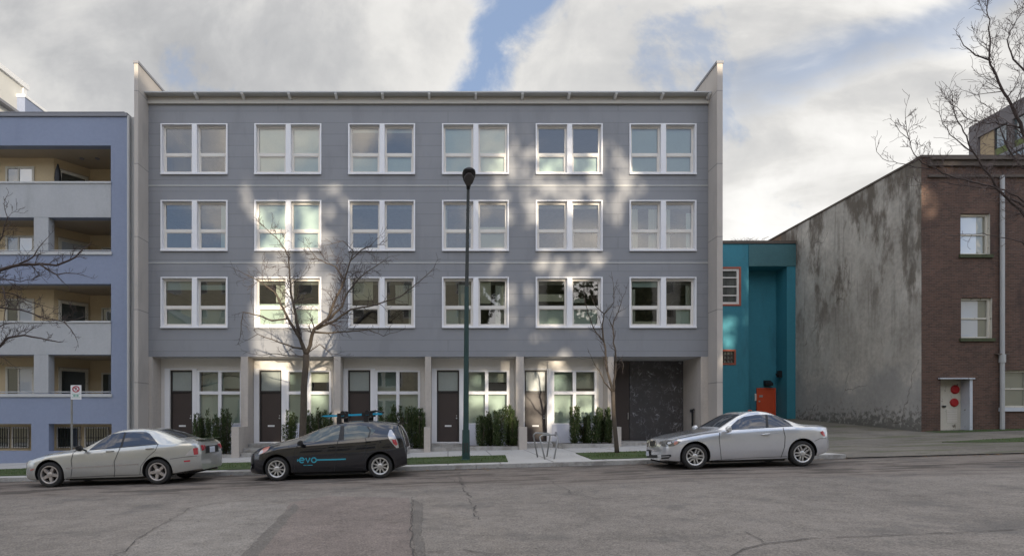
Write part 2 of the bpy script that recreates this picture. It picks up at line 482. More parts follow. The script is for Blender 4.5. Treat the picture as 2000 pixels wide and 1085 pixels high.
M['planter'] = pm('dark bronze planter', (0.07, 0.055, 0.048), 0.6, 0.1)
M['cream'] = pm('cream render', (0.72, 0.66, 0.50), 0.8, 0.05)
M['ivory'] = pm('ivory cladding', (0.66, 0.64, 0.58), 0.7, 0.04)
M['towergrey'] = pm('grey concrete frame', (0.17, 0.155, 0.155), 0.85, 0.12)
M['ochre'] = pm('ochre panel', (0.38, 0.29, 0.18), 0.7, 0.1)
M['olive'] = pm('olive panel', (0.14, 0.17, 0.06), 0.7, 0.1)
M['towerglass'] = glassy('tower glass', refl=0.35, opaque=(0.10, 0.14, 0.14))
M['shopglass'] = glassy('dark window', refl=0.16, opaque=(0.05, 0.06, 0.055))
M['whitepane'] = glassy('pale curtained pane', refl=0.18, opaque=(0.50, 0.53, 0.56))
M['glassblock'] = glassy('glass block', refl=0.1, opaque=(0.22, 0.22, 0.17), wav=0.4)
# cars
M['silver_warm'] = pm('silver car paint', (0.52, 0.52, 0.49), 0.18, 0.03, 1.0, 0, metal=0.5, coat=1.0, obj=True)
M['silver_cool'] = pm('bright silver car paint', (0.64, 0.645, 0.66), 0.17, 0.03, 1.0, 0, metal=0.5, coat=1.0, obj=True)
M['graphite'] = pm('dark graphite car paint', (0.014, 0.0145, 0.019), 0.12, 0.05, 1.0, 0, metal=0.3, spec=0.6, coat=1.0, obj=True)
M['well'] = pm('black wheel well', (0.012, 0.012, 0.012), 0.9, 0.05)
M['rubber'] = pm('tyre rubber', (0.028, 0.027, 0.026), 0.8, 0.1)
M['alloy'] = pm('silver alloy wheel', (0.62, 0.61, 0.59), 0.32, 0.04, metal=0.7, obj=True)
M['alloy_warm'] = pm('dusty alloy wheel', (0.46, 0.42, 0.39), 0.4, 0.06, metal=0.6, obj=True)
M['brake'] = pm('dark brake', (0.03, 0.028, 0.028), 0.6, 0.1)
M['carglass'] = glassy('car glass', refl=0.02, opaque=(0.022, 0.026, 0.032), wav=0.0)
M['carglass_pale'] = glassy('pale car glass', refl=0.03, opaque=(0.075, 0.095, 0.095), wav=0.0)
M['carglass_blue'] = glassy('blue tinted car glass', refl=0.03, opaque=(0.035, 0.045, 0.070), wav=0.0)
M['black'] = pm('black plastic', (0.015, 0.015, 0.016), 0.45, 0.05)
M['seam'] = pm('panel gap', (0.03, 0.03, 0.03), 0.8, 0.0, 1, 0)
M['lens_clear'] = glassy('clear lamp lens', refl=0.25, opaque=(0.45, 0.43, 0.42), wav=0)
M['lens_smoke'] = glassy('smoked lamp lens', refl=0.18, opaque=(0.13, 0.125, 0.12), wav=0)
M['leaf_litter'] = leafy('fallen leaves', (0.16, 0.085, 0.035), (0.26, 0.16, 0.07), (0.10, 0.05, 0.025))
M['lens_red'] = glassy('red lamp lens', refl=0.12, opaque=(0.45, 0.03, 0.05), wav=0)
M['lens_amber'] = glassy('pinkish lamp lens', refl=0.15, opaque=(0.50, 0.20, 0.16), wav=0)
M['chrome'] = pm('chrome', (0.7, 0.7, 0.7), 0.15, 0, metal=1.0)
M['plate'] = pm('plate', (0.62, 0.65, 0.72), 0.4, 0.03)
M['cyan'] = pm('cyan vinyl', (0.045, 0.35, 0.46), 0.4, 0.03)
M['cyanblue'] = pm('cyan painted rack', (0.02, 0.33, 0.52), 0.4, 0.05)
M['plaid'] = pm('grey plastic lid', (0.08, 0.08, 0.08), 0.5)


# ---------------------------------------------------------------- mesh helpers
def gz(x):
    return 0.05 + 0.028 * max(-60.0, min(60.0, x))           # street slopes up to the right


def W(X, Y, d):
    return Vector(((X - CX) * d / F, d, CAMZ + (CY - Y) * d / F))


def onroad(X, Y, h=0.0):
    d = (CAMZ - 0.05 - h) * F / ((Y - CY) + 0.028 * (X - CX))
    return Vector(((X - CX) * d / F, d, 0))


def PX(X, d):
    return (X - CX) * d / F


def PZ(Y, d):
    return CAMZ + (CY - Y) * d / F


ORG = {}


def props(o, label=None, cat=None, group=None, kind=None):
    if label:
        o['label'] = label
    if cat:
        o['category'] = cat
    if group:
        o['group'] = group
    if kind:
        o['kind'] = kind
    return o


def thing(name, loc, label, cat, group=None, rot=None):
    o = bpy.data.objects.new(name, None)
    scene.collection.objects.link(o)
    o.empty_display_size = 0.3
    o.location = loc
    if rot:
        o.rotation_euler = rot
    ORG[o.name] = Vector(loc)
    return props(o, label, cat, group)


class MB:
    def __init__(s):
        s.v = []
        s.f = []
        s.mi = []
        s.cur = 0

    def add(s, vs, fs):
        b = len(s.v)
        s.v += [tuple(p) for p in vs]
        s.f += [tuple(b + i for i in f) for f in fs]
        s.mi += [s.cur] * len(fs)
        return s

    def box(s, x0, x1, y0, y1, z0, z1):
        if x0 > x1: x0, x1 = x1, x0
        if y0 > y1: y0, y1 = y1, y0
        if z0 > z1: z0, z1 = z1, z0
        v = [(x0, y0, z0), (x1, y0, z0), (x1, y1, z0), (x0, y1, z0), (x0, y0, z1), (x1, y0, z1), (x1, y1, z1), (x0, y1, z1)]
        f = [(0, 3, 2, 1), (4, 5, 6, 7), (0, 1, 5, 4), (1, 2, 6, 5), (2, 3, 7, 6), (3, 0, 4, 7)]
        return s.add(v, f)

    def pbox(s, X0, X1, Y0, Y1, d, dep, d1=None):
        """box whose front face shows at these photo pixels when it stands d metres away"""
        return s.box(PX(X0, d), PX(X1, d), d, d + dep, PZ(Y1, d), PZ(Y0, d))

    def quad(s, a, b, c, d):
        return s.add([a, b, c, d], [(0, 1, 2, 3)])

    def frame(s, x0, x1, z0, z1, y0, y1, w, wt=None, wb=None):
        wt = w if wt is None else wt
        wb = w if wb is None else wb
        s.box(x0, x0 + w, y0, y1, z0, z1)
        s.box(x1 - w, x1, y0, y1, z0, z1)
        s.box(x0 + w, x1 - w, y0, y1, z1 - wt, z1)
        s.box(x0 + w, x1 - w, y0, y1, z0, z0 + wb)
        return s

    def prism(s, pts, a, b):
        """extrude polygon of 3-D points from offset a to offset b (vectors)"""
        n = len(pts)
        v = [Vector(p) + Vector(a) for p in pts] + [Vector(p) + Vector(b) for p in pts]
        f = [tuple(range(n - 1, -1, -1)), tuple(range(n, 2 * n))]
        f += [(i, (i + 1) % n, n + (i + 1) % n, n + i) for i in range(n)]
        return s.add(v, f)

    def tube(s, path, radii, sides=6, cap=True):
        path = [Vector(p) for p in path]
        n = len(path)
        if not hasattr(radii, '__len__'):
            radii = [radii] * n
        vs = []
        prev = None
        for i, p in enumerate(path):
            t = (path[min(i + 1, n - 1)] - path[max(i - 1, 0)])
            if t.length < 1e-9:
                t = Vector((0, 0, 1))
            t.normalize()
            if prev is None:
                a = t.cross(Vector((0, 1, 0)) if abs(t.y) < 0.9 else Vector((1, 0, 0))).normalized()
            else:
                a = (prev - t * prev.dot(t))
                a = a.normalized() if a.length > 1e-6 else t.orthogonal().normalized()
            prev = a
            b = t.cross(a)
            for k in range(sides):
                an = 2 * math.pi * k / sides
                vs.append(p + (a * math.cos(an) + b * math.sin(an)) * radii[i])
        fs = []
        for i in range(n - 1):
            for k in range(sides):
                k2 = (k + 1) % sides
                fs.append((i * sides + k, i * sides + k2, (i + 1) * sides + k2, (i + 1) * sides + k))
        if cap:
            fs.append(tuple(range(sides - 1, -1, -1)))
            fs.append(tuple((n - 1) * sides + k for k in range(sides)))
        return s.add(vs, fs)

    def lathe(s, prof, c=(0, 0, 0), axis='z', segs=24, closed=False):
        c = Vector(c)
        vs = []
        for (r, h) in prof:
            for k in range(segs):
                an = 2 * math.pi * k / segs
                p, q = r * math.cos(an), r * math.sin(an)
                vs.append(c + (Vector((p, q, h)) if axis == 'z' else Vector((p, h, q))))
        fs = []
        n = len(prof)
        for i in range(n if closed else n - 1):
            i2 = (i + 1) % n
            for k in range(segs):
                k2 = (k + 1) % segs
                fs.append((i * segs + k, i * segs + k2, i2 * segs + k2, i2 * segs + k))
        if not closed:
            fs.append(tuple(range(segs - 1, -1, -1)))
            fs.append(tuple((n - 1) * segs + k for k in range(segs)))
        return s.add(vs, fs)

    def wall(s, x0, x1, z0, z1, y0, y1, holes=(), edge=True):
        """a wall slab facing -y with rectangular holes (hx0,hx1,hz0,hz1) and their reveals"""
        xs = sorted({x0, x1, *[h[0] for h in holes], *[h[1] for h in holes]})
        zs = sorted({z0, z1, *[h[2] for h in holes], *[h[3] for h in holes]})
        xs = [x for x in xs if x0 - 1e-6 <= x <= x1 + 1e-6]
        zs = [z for z in zs if z0 - 1e-6 <= z <= z1 + 1e-6]
        for i in range(len(xs) - 1):
            for j in range(len(zs) - 1):
                cx, cz = (xs[i] + xs[i + 1]) / 2, (zs[j] + zs[j + 1]) / 2
                if any(h[0] < cx < h[1] and h[2] < cz < h[3] for h in holes):
                    continue
                a, b, c, d = xs[i], xs[i + 1], zs[j], zs[j + 1]
                s.quad((a, y0, c), (b, y0, c), (b, y0, d), (a, y0, d))
                s.quad((a, y1, c), (a, y1, d), (b, y1, d), (b, y1, c))
        for (a, b, c, d) in holes:
            s.quad((a, y0, c), (a, y0, d), (a, y1, d), (a, y1, c))
            s.quad((b, y0, c), (b, y1, c), (b, y1, d), (b, y0, d))
            s.quad((a, y0, c), (a, y1, c), (b, y1, c), (b, y0, c))
            s.quad((a, y0, d), (b, y0, d), (b, y1, d), (a, y1, d))
        s.quad((x0, y0, z0), (x0, y0, z1), (x0, y1, z1), (x0, y1, z0))
        s.quad((x1, y0, z0), (x1, y1, z0), (x1, y1, z1), (x1, y0, z1))
        s.quad((x0, y0, z0), (x0, y1, z0), (x1, y1, z0), (x1, y0, z0))
        s.quad((x0, y0, z1), (x1, y0, z1), (x1, y1, z1), (x0, y1, z1))
        return s

    def build(s, name, mat, parent=None, org=None, smooth=False, local=False, angle=None):
        me = bpy.data.meshes.new(name)
        o = bpy.data.objects.new(name, me)
        if parent is not None:
            og = Vector((0, 0, 0)) if local else ORG[parent.name]
        else:
            og = Vector(org) if org is not None else Vector((0, 0, 0))
        me.from_pydata([tuple(Vector(p) - og) for p in s.v], [], s.f)
        for mm in (mat if isinstance(mat, (list, tuple)) else [mat]):
            me.materials.append(M[mm] if isinstance(mm, str) else mm)
        if any(s.mi):
            me.polygons.foreach_set('material_index', s.mi)
        if smooth:
            me.polygons.foreach_set('use_smooth', [True] * len(me.polygons))
            if angle:
                me.set_sharp_from_angle(angle=math.radians(angle))
        me.update()
        scene.collection.objects.link(o)
        if parent is not None:
            o.parent = parent
        else:
            o.location = og
        ORG[o.name] = og
        return o


def copy_tree(o, parent=None):
    c = o.copy()
    scene.collection.objects.link(c)
    c.parent = parent
    if o.name in ORG:
        ORG[c.name] = ORG[o.name]
    for ch in list(o.children):
        copy_tree(ch, c)
    return c
# ---------------------------------------------------------------- ground, road, kerb, pavement
KY = 16.55                       # face of the far kerb
rng = random.Random(7)


def sheet(name, mat, x0, x1, y0, y1, zf, kind='structure', step=1.0, skirt=0.0):
    b = MB()
    nx = max(1, int(round((x1 - x0) / step)))
    ny = max(1, int(round((y1 - y0) / step)))
    for j in range(ny + 1):
        for i in range(nx + 1):
            x = x0 + (x1 - x0) * i / nx
            y = y0 + (y1 - y0) * j / ny
            b.v.append((x, y, zf(x, y)))
    for j in range(ny):
        for i in range(nx):
            a = j * (nx + 1) + i
            b.f.append((a, a + 1, a + nx + 2, a + nx + 1))
            b.mi.append(0)
    o = b.build(name, mat, smooth=True)
    return props(o, kind=kind)


sheet('ground', 'roofing', -400, 400, -400, 400, lambda x, y: gz(x) - 0.25, step=20)
sheet('road', 'asphalt', -64, 64, 3.0, KY, lambda x, y: gz(x), step=1.0)
sheet('pavement', 'sidewalk', -64, 64, -8.0, 2.85, lambda x, y: gz(x) + 0.11, step=2.0)
XS = 11.15                      # the lane starts beside the right party wall
sheet('sidewalk', 'sidewalk', -64, XS, KY + 0.15, 25.4, lambda x, y: gz(x) + 0.11, step=1.0)


def lot_z(x, y):
    ramp = min(1.0, max(0.0, (y - KY) / 1.3))
    return gz(x) + 0.025 + 0.085 * ramp + 0.04 * min(3.7, max(0.0, y - 22)) + 0.06 * max(0.0, y - 25.7)


sheet('side_lane', 'lot', XS, 64, KY, 60.0, lot_z, step=0.65)
b = MB()
xx = -64
while xx < XS:
    x2 = min(xx + 2.4, XS)
    za, zb = gz(xx), gz(x2)
    v = [(xx, KY, za - .2), (x2 - .012, KY, zb - .2), (x2 - .012, KY + .15, zb - .2), (xx, KY + .15, za - .2),
         (xx, KY + .015, za + .112), (x2 - .012, KY + .015, zb + .112), (x2 - .012, KY + .15, zb + .114), (xx, KY + .15, za + .114)]
    b.add(v, [(0, 3, 2, 1), (4, 5, 6, 7), (0, 1, 5, 4), (1, 2, 6, 5), (2, 3, 7, 6), (3, 0, 4, 7)])
    xx = x2
props(b.build('kerb', 'kerb'), kind='structure')


def road_poly(name, pts, mat, h=0.004, jag=0.05, n=14):
    """a thin irregular sheet on the road through photo pixels pts"""
    r = random.Random(int(sum(p[0] for p in pts)))
    base = [onroad(X, Y) for X, Y in pts]
    ring = []
    for i, p in enumerate(base):
        q = base[(i + 1) % len(base)]
        for k in range(n):
            t = k / n
            a = p.lerp(q, t)
            if k:
                a += Vector((r.uniform(-jag, jag), r.uniform(-jag, jag), 0))
            ring.append(a)
    c = sum(ring, Vector()) / len(ring)
    v2 = [Vector((p.x, p.y)) for p in ring]
    ed = [(i, (i + 1) % len(v2)) for i in range(len(v2))]
    vs, es, fs, *_ = delaunay_2d_cdt(v2, ed, [], 1, 1e-5)
    b = MB()
    b.add([(p.x, p.y, gz(p.x) + h) for p in vs], [tuple(f) for f in fs])
    return props(b.build(name, mat), kind='structure')


road_poly('road_patch', [(800, 972), (806, 1090), (812, 1200), (360, 1200), (478, 1090), (572, 980), (640, 968)], 'asphalt_red', 0.006, 0.03)
road_poly('road_patch', [(566, 984), (500, 1060), (452, 1100), (330, 1200), (40, 1200), (225, 1092), (300, 1035), (378, 990), (470, 978)], 'asphalt_light', 0.004, 0.05)
road_poly('road_patch', [(575, 982), (585, 990), (500, 1092), (466, 1092), (520, 1035)], 'asphalt_dark', 0.008, 0.02)
road_poly('road_patch', [(808, 975), (826, 985), (822, 1040), (838, 1100), (812, 1100), (806, 1040)], 'asphalt_dark', 0.009, 0.02)


def crack(pts, w=0.02, jag=0.05, seed=1):
    r = random.Random(seed)
    base = [onroad(X, Y) for X, Y in pts]
    line = []
    for p, q in zip(base, base[1:]):
        n = max(2, int((q - p).length / 0.16))
        for k in range(n):
            a = p.lerp(q, k / n)
            line.append(a + Vector((r.uniform(-jag, jag), r.uniform(-jag, jag), 0)))
    line.append(base[-1])
    b = MB()
    for p, q in zip(line, line[1:]):
        t = (q - p).normalized()
        nrm = Vector((-t.y, t.x, 0)) * w * r.uniform(0.25, 1.1)
        b.quad(*[(c.x, c.y, gz(c.x) + 0.012) for c in (p - nrm, q - nrm, q + nrm, p + nrm)])
    return props(b.build('road_crack', 'crack'), kind='structure')


crack([(1420, 1095), (1440, 1078), (1490, 1062), (1600, 1050), (1720, 1046), (1870, 1040), (2010, 1032)], 0.0088, 0.021, 3)
crack([(1455, 1038), (1480, 1050), (1492, 1060)], 0.0066, 0.014, 4)
crack([(895, 922), (905, 950), (925, 985), (935, 1015)], 0.0088, 0.050, 5)
crack([(870, 930), (900, 945), (960, 950)], 0.0066, 0.050, 6)
crack([(1075, 938), (1120, 965), (1180, 974), (1290, 968)], 0.0077, 0.049, 7)
crack([(215, 1095), (290, 1040), (372, 992), (480, 972), (560, 968)], 0.0077, 0.042, 8)
crack([(806, 970), (803, 1030), (808, 1095)], 0.0077, 0.028, 9)
crack([(835, 1078), (900, 1074), (960, 1082), (1040, 1078)], 0.0077, 0.035, 10)
crack([(1340, 948), (1460, 955), (1600, 946), (1760, 944)], 0.0066, 0.042, 11)
crack([(60, 985), (160, 975), (300, 972), (430, 962)], 0.0066, 0.050, 12)

# grass strips between kerb and pavement
GY0, GY1 = 17.25, 20.15


def grass_strip(poly, zf, seed, dens=230, label=''):
    r = random.Random(seed)
    b = MB()
    n = len(poly)
    b.add([(x, y, zf(x, y) + 0.022) for x, y in poly] + [(x, y, zf(x, y) - 0.05) for x, y in poly],
          [tuple(range(n))] + [(i, n + i, n + (i + 1) % n, (i + 1) % n) for i in range(n)])
    b.cur = 1
    xs = [p[0] for p in poly]
    ys = [p[1] for p in poly]
    area = (max(xs) - min(xs)) * (max(ys) - min(ys))
    for _ in range(int(area * dens)):
        x, y = r.uniform(min(xs), max(xs)), r.uniform(min(ys), max(ys))
        ins = False
        j = n - 1
        for i in range(n):
            if (poly[i][1] > y) != (poly[j][1] > y) and x < (poly[j][0] - poly[i][0]) * (y - poly[i][1]) / (poly[j][1] - poly[i][1]) + poly[i][0]:
                ins = not ins
            j = i
        if not ins:
            continue
        z = zf(x, y) + 0.02
        h = r.uniform(0.025, 0.06) * (0.6 + noise.noise(Vector((x, y, 0)) * 0.9))
        if h < 0.012:
            continue
        a = r.uniform(0, math.pi)
        w = 0.008
        lx, ly = r.uniform(-.02, .02), r.uniform(-.02, .02)
        b.add([(x - w * math.cos(a), y - w * math.sin(a), z), (x + w * math.cos(a), y + w * math.sin(a), z), (x + lx, y + ly, z + h)], [(0, 1, 2)])
    return props(b.build('grass_strip', ['grass_base', 'grass']), kind='stuff')


sz = lambda x, y: gz(x) + 0.11
grass_strip([(-40, GY0), (1.75, GY0), (1.95, GY1), (-40, GY1)], sz, 1, 170)
grass_strip([(4.2, GY0), (9.6, GY0), (9.6, GY1), (4.35, GY1)], sz, 2, 260)
gl = [(17.2, 20.6), (18.6, 19.7), (27, 19.3), (38, 19.3), (38, 22.6), (24, 22.6), (20.5, 21.6)]
grass_strip(gl, lot_z, 3, 130)
grass_strip([(20.9, 25.2), (21.6, 25.0), (38, 25.05), (38, 25.68), (20.7, 25.68)], lot_z, 4, 200)

b = MB()
r = random.Random(77)
for k in range(1500):
    if r.random() < .6:
        x, y = r.uniform(-16, 17), KY - .02 - abs(r.gauss(0, .22))
        z = gz(x) + .006
    else:
        x, y = r.uniform(-16, 10), r.uniform(KY + .2, 23.2)
        z = gz(x) + (.045 if GY0 < y < GY1 and (x < 1.7 or x > 4.5) else .116)
    if noise.noise(Vector((x * .7, y * .7, 3))) < -.05:
        continue
    a = r.uniform(0, 6.28)
    q = r.uniform(.018, .045)
    u_, v_ = Vector((math.cos(a), math.sin(a), r.uniform(-.2, .2))) * q, Vector((-math.sin(a), math.cos(a), r.uniform(-.2, .2))) * q * .6
    c = Vector((x, y, z + .008))
    b.quad(c - u_, c - v_, c + u_, c + v_)
props(b.build('fallen_leaves', 'leaf_litter', org=(0, KY, .1)), 'small brown fallen leaves scattered along the gutter and pavement', 'leaves', kind='stuff')

# ---------------------------------------------------------------- the grey townhouse block
TF, TB = 24.35, 25.10            # facade plane, recessed ground floor plane
tx0, tx1 = PX(290, TF), PX(1383, TF)
block = thing('townhouse_block', (tx0, TF, gz(tx0)), 'grey clad four storey townhouse block with paired white windows between taupe party walls', 'building')
SOF = PZ(696, TF)
ROOF = PZ(198, TF)
WX = [314.5 + 182.9 * i for i in range(6)]
WY = [242, 391.3, 541]
holes = []
for X in WX:
    for Y in WY:
        holes.append((PX(X + 2.5, TF), PX(X + 128, TF), PZ(Y + 97, TF), PZ(Y + 2.5, TF)))
b = MB()
b.wall(tx0, tx1, SOF, ROOF, TF, TF + 0.25, holes)
b.build('facade_wall', 'siding', block)
for Y in (362.5, 513):
    MB().box(tx0, tx1, TF - 0.02, TF - 0.001, PZ(Y + 1.0, TF), PZ(Y - 1.0, TF)).build('batten', 'batten', block)
MB().box(tx0, tx1, TF - 0.10, TF - 0.001, PZ(204.5, TF), PZ(199, TF)).build('cornice', 'beam', block)
b = MB()
b.box(tx0, tx1, TF + 0.25, 38, ROOF - 0.3, ROOF)
b.build('roof', 'roofing', block)
b = MB()
b.box(tx0, tx1, TF + 0.25, 31, SOF, SOF + 0.25)
b.box(tx0, PX(1199, TF), TB + 0.2, 31, SOF - 0.3, SOF)
b.build('soffit', 'canopy', block)
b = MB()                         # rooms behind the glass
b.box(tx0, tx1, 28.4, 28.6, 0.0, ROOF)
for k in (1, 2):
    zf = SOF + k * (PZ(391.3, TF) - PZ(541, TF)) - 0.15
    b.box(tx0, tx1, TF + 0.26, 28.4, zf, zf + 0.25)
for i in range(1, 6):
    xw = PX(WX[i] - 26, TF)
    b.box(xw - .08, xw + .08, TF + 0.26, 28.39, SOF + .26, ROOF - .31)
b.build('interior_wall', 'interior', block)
CD = 24.0                       # canopy edge
b = MB()
b.box(tx0 + .002, tx1 - .002, CD, 25.6, PZ(178, CD) - 0.05, PZ(178, CD))
can = b.build('canopy', 'canopy', block)
MB().box(tx0, tx1, TF - 0.03, TF + .1, ROOF + .001, PZ(178, CD) - 0.051).build('fascia', 'beam', block)
X = 377.0
zt = PZ(178, CD) - 0.052
bx = PX(380, CD)
sp = 91.6 * 24.0 / F
while bx < tx1:
    bb = MB()
    bb.prism([(bx, CD + .02, zt), (bx, TF - .04, zt), (bx, TF - .04, zt - .16), (bx, CD + .02, zt - .04)], (-.05, 0, 0), (.05, 0, 0))
    bb.build('bracket', 'whitemetal', block)
    bx += sp
# party walls
FY = 23.54
for X0, X1 in ((262, 271), (1401.8, 1411.5)):
    a, c = PX(X0, FY), PX(X1, FY)
    if X0 > 1000:
        a, c = tx1 + .003, c
    else:
        c = tx0 - .003
    ztop = PZ(124, FY)
    b = MB()
    b.box(a, c, FY, 38, 0.0, ztop)
    pw = b.build('party_wall', 'fin', block)
    b = MB()
    b.box(a - .03, c + .03, FY - .03, 38.1, ztop + .001, ztop + .10)
    b.build('coping', 'capmetal', pw, local=False)
def upper_window(X, Y, blind_or_reflection):
    d = TF
    x0, x1, z0, z1 = PX(X, d), PX(X + 130.5, d), PZ(Y + 99, d), PZ(Y, d)
    b = MB()
    b.frame(x0, x1, z0, z1, d - 0.05, d + 0.02, 0.055, 0.045, 0.07)
    b.frame(x0 + .055, x1 - .055, z0 + .07, z1 - .045, d + 0.021, d + 0.24, 0.012)
    b.box(x0, x1, d - 0.085, d - 0.051, z0 - .01, z0 + 0.05)
    xm0, xm1 = PX(X + 61.2, d), PX(X + 71.0, d)
    b.box(xm0, xm1, d - 0.052, d + 0.22, z0 + .071, z1 - .046)
    w = b.build('window', 'trim', block)
    s = MB()
    pn = MB()
    zr0, zr1 = PZ(Y + 60.5, d), PZ(Y + 54.5, d)
    for (a, c) in ((x0 + .068, xm0), (xm1, x1 - .068)):
        s.frame(a, c, z0 + .083, z1 - .058, d + 0.13, d + 0.19, 0.075, 0.08, 0.07)
        s.box(a + .075, c - .075, d + 0.125, d + 0.185, zr0, zr1)
        s.frame(a + .075, c - .075, z0 + .153, zr0, d + 0.145, d + 0.18, 0.03)
        pn.quad((a + .05, d + .16, z0 + .12), (c - .05, d + .16, z0 + .12), (c - .05, d + .16, z1 - .11), (a + .05, d + .16, z1 - .11))
    s.build('sash', 'sash', w)
    pn.build('pane', 'glass', w)
    halves = ((x0 + .07, xm0), (xm1, x1 - .07))
    H = z1 - z0
    for n_, (h_, f0, f1, g0, g1, mt) in enumerate(blind_or_reflection):
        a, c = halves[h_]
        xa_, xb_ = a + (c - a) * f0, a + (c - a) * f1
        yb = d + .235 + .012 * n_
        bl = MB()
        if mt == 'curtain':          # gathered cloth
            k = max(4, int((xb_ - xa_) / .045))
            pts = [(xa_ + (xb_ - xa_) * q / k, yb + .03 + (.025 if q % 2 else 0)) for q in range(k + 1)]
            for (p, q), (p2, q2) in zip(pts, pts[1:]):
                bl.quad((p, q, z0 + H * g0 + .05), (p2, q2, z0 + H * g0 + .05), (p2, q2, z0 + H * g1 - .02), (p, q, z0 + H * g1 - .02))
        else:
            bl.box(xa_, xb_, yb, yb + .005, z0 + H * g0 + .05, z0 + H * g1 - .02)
        bl.build('curtain' if mt == 'curtain' else 'blind', mt, w)  # third-floor and cream pieces stand in for reflections in the glass


def both(g0, g1, mt):
    return [(0, 0, 1, g0, g1, mt), (1, 0, 1, g0, g1, mt)]


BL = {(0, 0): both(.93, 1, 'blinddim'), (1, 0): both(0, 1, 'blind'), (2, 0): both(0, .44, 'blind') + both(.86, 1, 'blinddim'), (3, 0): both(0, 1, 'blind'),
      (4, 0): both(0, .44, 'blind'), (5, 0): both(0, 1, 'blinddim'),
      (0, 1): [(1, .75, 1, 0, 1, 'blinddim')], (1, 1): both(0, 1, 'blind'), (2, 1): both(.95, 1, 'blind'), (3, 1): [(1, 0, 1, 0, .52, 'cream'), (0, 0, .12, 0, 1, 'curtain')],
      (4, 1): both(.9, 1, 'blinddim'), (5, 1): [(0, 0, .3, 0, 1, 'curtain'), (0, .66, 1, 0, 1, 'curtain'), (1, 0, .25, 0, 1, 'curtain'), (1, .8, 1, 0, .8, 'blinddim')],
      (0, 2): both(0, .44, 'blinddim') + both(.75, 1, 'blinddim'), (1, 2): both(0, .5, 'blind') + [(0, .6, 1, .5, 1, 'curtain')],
      (2, 2): [(0, .1, .75, .55, 1, 'cream'), (1, .35, .8, .48, 1, 'curtain'), (1, .82, 1, 0, 1, 'curtain'), (0, 0, 1, .40, .47, 'blind'), (1, 0, 1, .38, .44, 'blind')],  # from here, pieces added in place of cream buildings reflected in the panes
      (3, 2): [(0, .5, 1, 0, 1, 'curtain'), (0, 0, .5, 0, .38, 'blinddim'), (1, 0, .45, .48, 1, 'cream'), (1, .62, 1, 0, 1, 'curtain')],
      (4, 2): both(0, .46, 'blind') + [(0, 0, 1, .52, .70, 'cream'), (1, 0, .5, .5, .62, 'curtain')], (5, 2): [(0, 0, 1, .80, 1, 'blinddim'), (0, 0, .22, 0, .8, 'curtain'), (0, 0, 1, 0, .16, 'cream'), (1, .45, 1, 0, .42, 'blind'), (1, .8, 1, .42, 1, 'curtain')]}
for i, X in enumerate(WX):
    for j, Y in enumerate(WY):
        upper_window(X, Y, BL.get((i, j), []))

